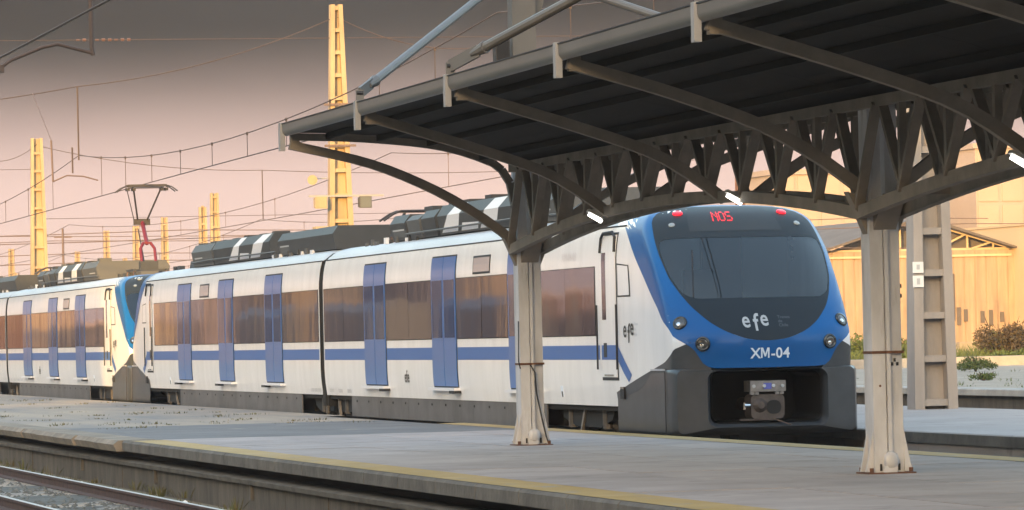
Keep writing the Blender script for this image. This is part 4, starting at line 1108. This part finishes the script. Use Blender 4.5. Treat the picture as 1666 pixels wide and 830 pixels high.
def wire_tube(pts, r, name, m, parent): return MB().tube(pts, r, 5, False).build(name, m, parent, True, 80)
def catenary(x, y0, y1, zc, zm, spans, label, m='wire', r=.013, stag=.2, ndrop=7, pts_x=None):
    t = thing('overhead_line', (x, (y0 + y1) / 2, 0), label, 'overhead wire', 'overhead lines above the tracks')
    sup = [y for y in spans]
    def xo(y): return x + stag * math.sin(y * .045)
    P = []; C = []
    for a, b in zip(sup, sup[1:]):
        for i in range(16):
            tt = i / 16; y = a + (b - a) * tt
            P.append((xo(y), y, zm - (zm - zc - .55) * (1 - (2*tt - 1) ** 2))); C.append((xo(y), y, zc))
        for i in range(1, ndrop):
            tt = i / ndrop; y = a + (b - a) * tt; z1 = zm - (zm - zc - .55) * (1 - (2*tt - 1) ** 2)
            MB().tube([(xo(y), y, zc), (xo(y), y, z1)], r * .75, 5, False).build('dropper', m, t)
            MB().box(xo(y)-.02, xo(y)+.02, y-.03, y+.03, z1-.05, z1+.03).build('clip', m, t)
    wire_tube(P, r, 'messenger_wire', m, t); wire_tube(C, r * 1.1, 'contact_wire', m, t)
    return t
catenary(18.675, 30, 300, 6.30, 7.75, [22, 82.5, 143, 222, 300], 'overhead line with droppers above the train track, touching the pantograph', ndrop=11)
catenary(7.3, 20, 223, 5.86, 7.3, [2, 58, 143, 222], 'dark overhead line with droppers in the top left corner', ndrop=12, r=.016)
catenary(28.6, 80, 380, 6.3, 7.7, [80, 143, 222, 300, 380], 'faint overhead line beyond the train, right of the tall yellow mast', 'wire_warm', .014)
catenary(38.0, 143, 420, 6.3, 7.8, [143, 222, 300, 420], 'faint overhead line low behind the rear train, upper of two', 'wire_warm', .016)
catenary(43.0, 160, 420, 6.0, 7.4, [160, 240, 330, 420], 'faint overhead line low behind the rear train, lower of two', 'wire_warm', .016)
def headspan(y, pts, zlow, x0, x1, drops, label, m='wire'):
    t = thing('cross_span', ((x0 + x1) / 2, y, zlow), label, 'overhead wire', 'cross spans between masts')
    P = []
    for (a, b) in zip(pts, pts[1:]):
        for i in range(10):
            tt = i / 10; s_ = -.35 * (1 - (2*tt - 1) ** 2); P.append((a[0] + (b[0]-a[0])*tt, y, a[1] + (b[1]-a[1])*tt + s_))
    P.append((pts[-1][0], y, pts[-1][1])); wire_tube(P, .016, 'sag_wire', m, t)
    wire_tube([(x0, y, zlow), (x1, y, zlow)], .013, 'cross_wire', m, t)
    for (x, za, zb) in drops: MB().tube([(x, y, za), (x, y, zb)], .028, 6).build('hanger', m, t)
    return t
h1 = headspan(143, [(26.9, 12.0), (18.7, 9.9), (7.7, 9.3), (-14, 12)], 11.35, -14, 26.9, [(18.7, 9.9, 7.6), (18.5, 8.0, 7.2)], 'sagging cross wire from the top of the tallest mast with a beaded insulator')
for i in range(9): MB().tube([(18.7 + i*.20, 143, 11.35), (18.7 + i*.20 + .10, 143, 11.35)], .05 if i % 3 else .03, 8).build('insulator_bead', 'insulator', h1)
h1b = headspan(143, [(27.0, 12.0), (31.5, 11.0), (44, 10.8)], 11.35, 27.1, 60, [], 'cross wire running right from the top of the tallest mast')
h2 = headspan(222, [(27, 11.6), (24.5, 10.9), (18.7, 9.6), (7.7, 9.4), (-14, 11.5)], 10.4, -14, 26.8, [(18.7, 9.6, 7.5)], 'sagging cross wire on the lone yellow mast at the far left')
h2b = headspan(222, [(27.2, 11.5), (38, 10.2), (60, 10.4)], 8.0, 27.2, 60, [(38, 10.2, 7.8)], 'cross wire running right from the lone yellow mast')
h3 = headspan(58, [(-14, 13), (7.5, 9.0), (18.7, 9.0), (27, 12)], 9.6, -14, 27, [], 'cross wire above the platform over the top of the picture')
# registration arms
ra = thing('registration_arm', (7.75, 58, 5.4), 'dark bent registration arm hanging in the top left corner', 'registration arm', 'registration arms')
MB().tube([(7.74, 58, 9.0), (7.78, 58, 5.55), (7.80, 58, 5.47)], .03, 8).build('drop_tube', 'wire', ra)
MB().tube([(7.80, 58, 5.50), (7.35, 58, 5.62), (7.15, 58, 5.58), (6.75, 58, 5.42), (6.62, 58, 5.33)], .024, 8).build('arm', 'wire', ra)
MB().box(6.56, 6.66, 57.96, 58.04, 5.26, 5.36).build('clamp', 'wire', ra)
rb = thing('registration_arm', (17.2, 141, 7.0), 'thin bent registration arm hanging left of the raised pantograph', 'registration arm', 'registration arms')
MB().tube([(17.35, 139, 8.05), (17.38, 139, 6.80)], .03, 8).build('drop_tube', 'wire_warm', rb)
MB().tube([(17.38, 139, 6.80), (17.8, 139, 6.98), (18.3, 139, 6.95), (18.75, 139, 6.82)], .022, 8).build('arm', 'wire_warm', rb)
wire_tube([(17.35, 139, 8.05), (17.3, 143, 9.7)], .012, 'hanger_wire', 'wire_warm', rb)
# thin poles and long span wires far back on the left
random.seed(21)
for i, (x, y, z, lab) in enumerate(((33, 260, 8.5, 'thin distant pole between the pantograph and the roof equipment'), (41, 350, 7.5, 'thin distant pole left of the rear train mast'), (30, 300, 7.2, 'slim pole low at the left edge with a crossarm'), (52, 300, 7.0, 'thin pole right of the lone yellow mast'))):
    t = thing('thin_pole', (x, y, PZ), lab, 'pole', 'thin distant poles')
    MB().tube([(x, y, PZ), (x, y, z)], [.09, .06], 8).build('shaft', 'wire_warm', t)
    MB().bar((x-.5, y, z-.5), (x+.5, y, z-.5), .06, .06).build('crossarm', 'wire_warm', t)
for i, (z, y) in enumerate(((7.4, 240), (8.3, 260), (6.9, 275), (7.9, 300), (9.2, 320), (10.3, 350))):
    pts = [(-40 + 8 * k, y, z - .25 * math.sin(math.pi * (k % 5) / 5)) for k in range(17)]
    o = wire_tube(pts, .016 + .00004 * y, 'span_wire', 'wire_warm', None)
    tag(o, ['lowest', 'second lowest', 'third lowest', 'fourth lowest', 'second highest', 'highest'][i] + ' of the faint span wires crossing the pink sky behind the trains' if False else
        ['faint pink span wire crossing the sky just above the rear train roof', 'faint span wire at the knee height of the raised pantograph', 'lowest faint span wire behind the distant masts', 'faint span wire behind the upper arm of the pantograph',
         'faint span wire level with the tops of the distant masts', 'highest faint span wire above the distant masts'][i], 'overhead wire', 'faint span wires')

# ------------------------------------------------------------------ buildings
wh = thing('warehouse', (96.7, 300, -.4), 'sunlit orange warehouse with ribbed wall and open truss gable right of the train', 'warehouse')
WX0, WX1, WTOP = 88.0, 103.0, 7.0
MB().box(WX0, WX1, 300, 330, -.47, WTOP).build('wall', 'warehouse', wh)
x = WX0
while x < WX1 - .1:
    MB().box(x+.05, x+.72, 299.94, 299.999, -.3, WTOP-.06).build('wall_panel', 'warehouse', wh); x += .78
MB().box(WX0, WX1+.1, 299.80, 299.935, WTOP-.45, WTOP-.30).build('rail', 'warehouse_trim', wh)
for xx in (95.6, 97.3, 99.1, 99.6, 100.8, 101.4, 102.2): MB().box(xx, xx+.28, 299.86, 299.93, 1.9 + random.uniform(-.1, .3), 2.9 + random.uniform(-.2, .3)).build('window', 'warehouse_roof', wh)
MB().tube([(98.9, 299.85, 2.2), (98.9, 299.85, 5.4)], .06, 6).build('downpipe', 'warehouse_roof', wh)
RX, RZ = 96.6, 9.15
MB().prism([(89.4, 6.98), (RX, RZ), (103.4, 7.02), (103.4, 7.15), (RX, RZ + .22), (89.4, 7.12)], 'y', 299.2, 330).build('roof', 'warehouse_roof', wh)
MB().prism([(90.2, 7.0), (RX, RZ-.1), (102.8, 7.0)], 'y', 301.0, 301.1).build('gable', 'warehouse_roof', wh)
MB().bar((RX, 300.4, RZ-.05), (103.3, 300.4, 7.08), .14, .16).build('truss_rafter', 'warehouse_trim', wh)
MB().bar((RX, 300.4, RZ-.05), (89.6, 300.4, 7.08), .14, .16).build('truss_rafter', 'warehouse_trim', wh)
MB().bar((89.6, 300.4, 7.08), (103.3, 300.4, 7.08), .14, .14).build('truss_tie', 'warehouse_trim', wh)
for (a, b) in (((100.1, 7.1), (100.1, 8.0)), ((97.9, 7.1), (100.0, 8.1)), ((100.4, 7.1), (101.9, 7.55)), ((101.95, 7.1), (101.95, 7.5)), ((97.9, 7.1), (97.9, 8.7)), ((95.3, 7.1), (95.3, 8.7)), ((93.1, 7.1), (93.1, 8.0)), ((95.3, 7.1), (93.1, 8.0))):
    MB().bar((a[0], 300.3, a[1]), (b[0], 300.3, b[1]), .12, .12).build('truss_web', 'warehouse_trim', wh)
an = thing('annex', (108, 298, -.4), 'taller sunlit pale orange annex wall at the right edge beside the warehouse', 'building')
MB().box(103.3, 116, 297.5, 325, -.47, 8.55).build('wall', 'warehouse_trim', an)
x = 103.4
while x < 112:
    MB().box(x, x+.9, 297.44, 297.499, 0, 8.4).build('wall_panel', 'warehouse_trim', an); x += .96
MB().box(103.2, 116, 297.3, 325, 8.552, 8.7).build('parapet', 'warehouse_trim', an)
MB().box(103.5, 103.75, 297.2, 297.4, 7.2, 9.3).build('chimney_pipe', 'warehouse_trim', an)
def tower(x0, x1, y, h, label, sx, sz):
    t = thing('apartment_tower', ((x0 + x1) / 2, y, 0), label, 'building', 'distant panelled towers')
    MB().box(x0, x1, y, y + 14, -.47, h).build('wall', 'tower_wall', t)
    nx = int((x1 - x0) / sx); nz = int(h / sz)
    random.seed(int(x0))
    for i in range(nx):
        for k in range(nz):
            a = x0 + (i + .08) * (x1 - x0) / nx; b = x0 + (i + .92) * (x1 - x0) / nx
            r = random.random(); mm = 'tower_panel' if r < .62 else ('tower_wall' if r < .85 else 'tower_glass')
            MB().box(a, b, y - .12, y - .002, k * h / nz + .25, (k + 1) * h / nz - .2).build('panel', mm, t)
    MB().box(x0 - .3, x1 + .3, y - .3, y + 14.3, h + .002, h + .6).build('parapet', 'tower_wall', t)
    return t
tower(164.5, 190, 490, 21.6, 'tall hazy panelled block rising above the warehouse at the right edge', 2.6, 3.0)
tower(141, 154.2, 490, 19, 'hazy panelled block seen between the train front and the right post', 2.6, 3.0)
# low sheds and houses far behind the train
random.seed(5)
sheds = [(58, 100, 520, 7.0, 'brick', 'low sunlit shed on the horizon right of the pantograph'), (22, 50, 560, 6.0, 'plaster', 'low pale shed on the horizon behind the rear train'), (104, 140, 610, 9.0, 'plaster', 'long pale hall on the horizon behind the near train roof')]
for (a, b, y, h, m, lab) in sheds:
    t = thing('shed', ((a + b) / 2, y, 0), lab, 'building', 'low buildings on the horizon')
    MB().box(a, b, y, y + 20, -.47, h).build('wall', m, t)
    MB().prism([(y - .8, h), (y + 10, h + 2.4), (y + 20.8, h), (y + 20.8, h + .2), (y + 10, h + 2.65), (y - .8, h + .2)], 'x', a - .5, b + .5).build('roof', 'warehouse_roof', t)
    x = a + 1.5
    while x < b - 3:
        MB().box(x, x + 1.6, y - .08, y - .002, h * .45, h * .8).build('window', 'tower_glass', t); x += 3.6
# sheds added out of view on the left, only for the windows to mirror
random.seed(42); ORD = ['first', 'second', 'third', 'fourth', 'fifth', 'sixth', 'seventh', 'eighth', 'ninth', 'tenth', 'eleventh', 'twelfth', 'thirteenth']
row = []; x = -88
while x < 14 and len(row) < 13:
    w_ = random.uniform(4.5, 9.5); row.append((x, x + w_, 340 + (x + 88) * .8, random.choice((3.6, 5.2, 6.4, 7.6, 10.5)))); x += w_ + random.choice((.3, .8, 2.2))
for k, (x0, x1, y, h) in enumerate(row):
    lab = ORD[k] + ' unseen shed from the left, added for the train windows to mirror'
    t = thing('mirror_shed', ((x0 + x1) / 2, y, 0), lab, 'building', 'added sheds left of the tracks')
    MB().box(x0, x1, y, y + 12, -.47, h).build('wall', ('brick', 'wagon_slate', 'shed_pilaster', 'brick', 'rust')[k % 5], t)
    x = x0 + .6
    while x < x1 - 3:
        MB().box(x, x + .45, y - .35, y - .002, -.4, h - .6 - 0).build('pilaster', 'shed_pilaster', t)
        MB().box(x + 1.5, x + 3.3, y - .1, y - .003, 2.4, h * (.5 + .3 * ((int(x * 7) % 5) / 4))).build('window', 'tower_glass', t)
        if int(x) % 3 == 0: MB().box(x + 1.2, x + 3.4, y - .12, y - .004, -.3, 6.5).build('door', 'warehouse_trim', t)
        x += 4.4
    MB().box(x0 - .1, x1 + .1, y - .5, y + 12, h + .002, h + .4).build('cornice', 'shed_pilaster', t)
# wagons and masts added out of view too, as streaks for the train windows
random.seed(3)
for k, (x, y, L, m, lab) in enumerate(((-13, 150, 14, 'wagon_blue', 'unseen blue grey wagon added for window reflections, nearest of its row'), (-13, 166, 14, 'wagon_brown', 'unseen brown wagon added for window reflections, second of its row'),
        (-13, 205, 14, 'wagon_blue', 'unseen blue grey wagon added for window reflections, third of its row'), (-13, 236, 16, 'wagon_slate', 'unseen slate wagon added for window reflections, fourth of its row'), (-13, 262, 16, 'wagon_slate', 'unseen slate wagon added for window reflections, last of its row'))):
    t = thing('mirror_wagon', (x, y + L/2, -.3), lab, 'wagon', 'wagons added for window reflections')
    MB().prism([(x-1.4, .7), (x+1.4, .7), (x+1.4, 3.3), (x+.8, 3.75), (x-.8, 3.75), (x-1.4, 3.3)], 'y', y, y + L).build('body', m, t)
    for yy in (y + 2, y + L - 2):
        for s in (-1, 1): MB().tube([(x + s*.8, yy, .15), (x + s*.92, yy, .15)], .45, 14).build('wheel', 'wheel', t)
    MB().box(x + 1.402, x + 1.46, y + L/2 - 1.2, y + L/2 + 1.2, .9, 3.1).build('sliding_door', 'rust', t)
for k in range(11):  # unseen masts added for the reflections
    y = 135 + k * 17; x = -8.5 - (k % 3) * 2.6
    mast(x, y, -.4, 10.5, ['first', 'second', 'third', 'fourth', 'fifth', 'sixth', 'seventh', 'eighth', 'ninth', 'tenth', 'eleventh'][k] + ' unseen mast added for window reflections, counted from the shade halls', w0=.8, w1=.45, step=1.6)
# halls added out of view on the left, shaped to shade platform and train
def hall(x0, x1, y0, y1, h, label, roof=True):
    t = thing('shade_hall', ((x0 + x1) / 2, (y0 + y1) / 2, -.47), label, 'building', 'added shade halls left of the camera')
    cut = (x1 - x0) / math.tan(SUN_AZ) if y0 < 0 else 0   # end cut along the sun so light through the gap reaches the rear nose
    MB().prism([(x0, y0), (x1, y0), (x1, y1), (x0, y1 - cut)], 'z', -.47, h).build('wall', 'plaster', t)
    if not cut: MB().prism([(x0 - .6, h + .01), ((x0 + x1) / 2, h + 2.2), (x1 + .6, h + .01), ((x0 + x1) / 2, h + 2.5)], 'y', y0 - .5, y1 + .4).build('roof', 'warehouse_roof', t)
    else: MB().prism([(x0 - .3, y0 - .3), (x1 + .3, y0 - .3), (x1 + .3, y1), (x0 - .3, y1 - cut)], 'z', h + .01, h + .6).build('roof', 'warehouse_roof', t)
    y = y0 + 2
    while y < y1 - 3:
        w = MB().box(x1 + .002, x1 + .08, y, y + 1.8, 3, h * .55).build('window', 'tower_glass', t)
        MB().box(x1 + .002, x1 + .2, y - .2, y + 2.0, 2.75, 2.95).build('sill', 'concrete', t); y += 4.5
hall(-45, -26, -120, 46.6, 16.5, 'tall unseen hall added left of the camera to shade platform and train')
hall(-40, -26, 52.9, 96, 13.0, 'lower unseen hall added beyond the gap to shade the rear train')

# ------------------------------------------------------------------ plants
def leafy(mb, c, r, n, s, squash=.8):
    for i in range(n):
        d = Vector((random.gauss(0, 1), random.gauss(0, 1), random.gauss(0, 1))).normalized() * (random.random() ** .45)
        p = Vector(c) + Vector((d.x * r[0], d.y * r[1], d.z * r[2] * 1.0))
        if p.z < .45: p.z = .45 + random.random() * .2
        a = Vector((random.uniform(-1, 1), random.uniform(-1, 1), random.uniform(-.6, 1))).normalized(); b = a.cross(Vector((random.uniform(-1, 1), random.uniform(-1, 1), random.uniform(-1, 1)))).normalized()
        L = s * random.uniform(.6, 1.4)
        mb.add([p, p + a*L*.5 + b*L*.3, p + a*L, p + a*L*.5 - b*L*.3], [(0, 1, 2, 3)])
def bush(x, y, z, r, h, label, leaf, n, s):
    t = thing('bush', (x, y, z), label, 'bush', 'bushes before the warehouse')
    for i in range(9):
        a = random.uniform(0, 6.28); q = random.uniform(.2, .8)
        MB().tube([(x, y, z), (x + math.cos(a)*r*q*.5, y + math.sin(a)*r*q*.5, z + h*.5), (x + math.cos(a)*r*q, y + math.sin(a)*r*q, z + h*random.uniform(.75, 1.02))], [.03, .02, .006], 5).build('stem', 'twig', t)
    m = MB()
    for i in range(16):
        a = random.uniform(0, 6.28); q = random.random() ** .6
        leafy(m, (x + math.cos(a)*r*q*.75, y + math.sin(a)*r*q*.75, z + h*(.25 + .55*random.random()*(1 - q*.5))), (r*.36, r*.36, h*.24), n // 16, s)
    m.build('crown', leaf, t)
random.seed(11)
bush(52.6, 154.0, .46, 1.3, 1.75, 'large reddish brown bush in front of the warehouse at the right', 'bush_leaf', 7000, .085)
bush(49.0, 152.0, .46, .9, .75, 'low green bush left of the reddish one, beside the concrete mast', 'leaf_green', 1600, .1)
bush(51.5, 149.0, .46, 1.1, .62, 'low olive bush in front of the reddish brown bush', 'leaf_green', 4200, .09)
bush(49.2, 160.5, .46, 1.5, 1.25, 'green shrub between the train front and the right canopy post', 'leaf_green', 2200, .13)
bush(50.9, 161.5, .46, 1.4, 1.15, 'green shrub hidden mostly by the concrete mast', 'leaf_green', 2000, .13)
bush(54.9, 160.5, .46, 1.6, 1.2, 'olive green shrub behind the reddish bush at the right edge', 'leaf_green', 2400, .13)
bush(43.0, 128.5, .46, .62, .5, 'small green shrub at the right edge above the retaining wall', 'leaf_green', 2000, .06)
bush(36.0, 107.0, .46, .45, .22, 'tiny green plant on the retaining wall at the right edge', 'leaf_green', 500, .06)
g = MB()
for i in range(5200): tuft(g, random.uniform(42, 62), random.uniform(152, 185), .46, random.uniform(.2, .75), 6, .5)
for i in range(90): tuft(g, random.uniform(31.5, 44), random.uniform(88, 150), .46, random.uniform(.05, .15), 6, .3)
tag(g.build('grass', 'grass_leaf'), 'green and dry grass growing before the warehouse', 'grass', kind='stuff')
for (x0, x1, y, z, hh, m, lab) in ((56.5, 61.5, 171.0, .46, .75, 'plaster', 'low sunlit orange block behind the shrubs at the right edge'), (38.2, 42.4, 147, .46, .9, 'platform_far', 'pale concrete block behind the right canopy post'), (44.0, 52.0, 146, .46, .32, 'concrete', 'low broken kerb of concrete before the bushes')):
    t = MB().prism([(x0, z - .01), (x1, z - .01), (x1 - .05, z + hh), (x0 + .08, z + hh * .94)], 'y', y, y + 1.2).build('concrete_block', m)
    tag(t, lab, 'concrete block', 'concrete blocks before the warehouse')

# ------------------------------------------------------------------ evening air
hz = MB().box(-899, 1099, -499, 1599, -1.6, 23).build('haze', 'seam'); hz['kind'] = 'stuff'; hz['label'] = 'thin dusty evening haze over the rail yard'; hz['category'] = 'haze'
hm = bpy.data.materials.new('haze'); hm.use_nodes = True; hn_ = hm.node_tree
for n in list(hn_.nodes): hn_.nodes.remove(n)
ho = hn_.nodes.new('ShaderNodeOutputMaterial'); pv = hn_.nodes.new('ShaderNodeVolumePrincipled')
pv.inputs['Color'].default_value = (.78, .70, .69, 1); pv.inputs['Density'].default_value = .00028; pv.inputs['Anisotropy'].default_value = 0.0
hn_.links.new(pv.outputs[0], ho.inputs['Volume']); hz.data.materials.clear(); hz.data.materials.append(hm)
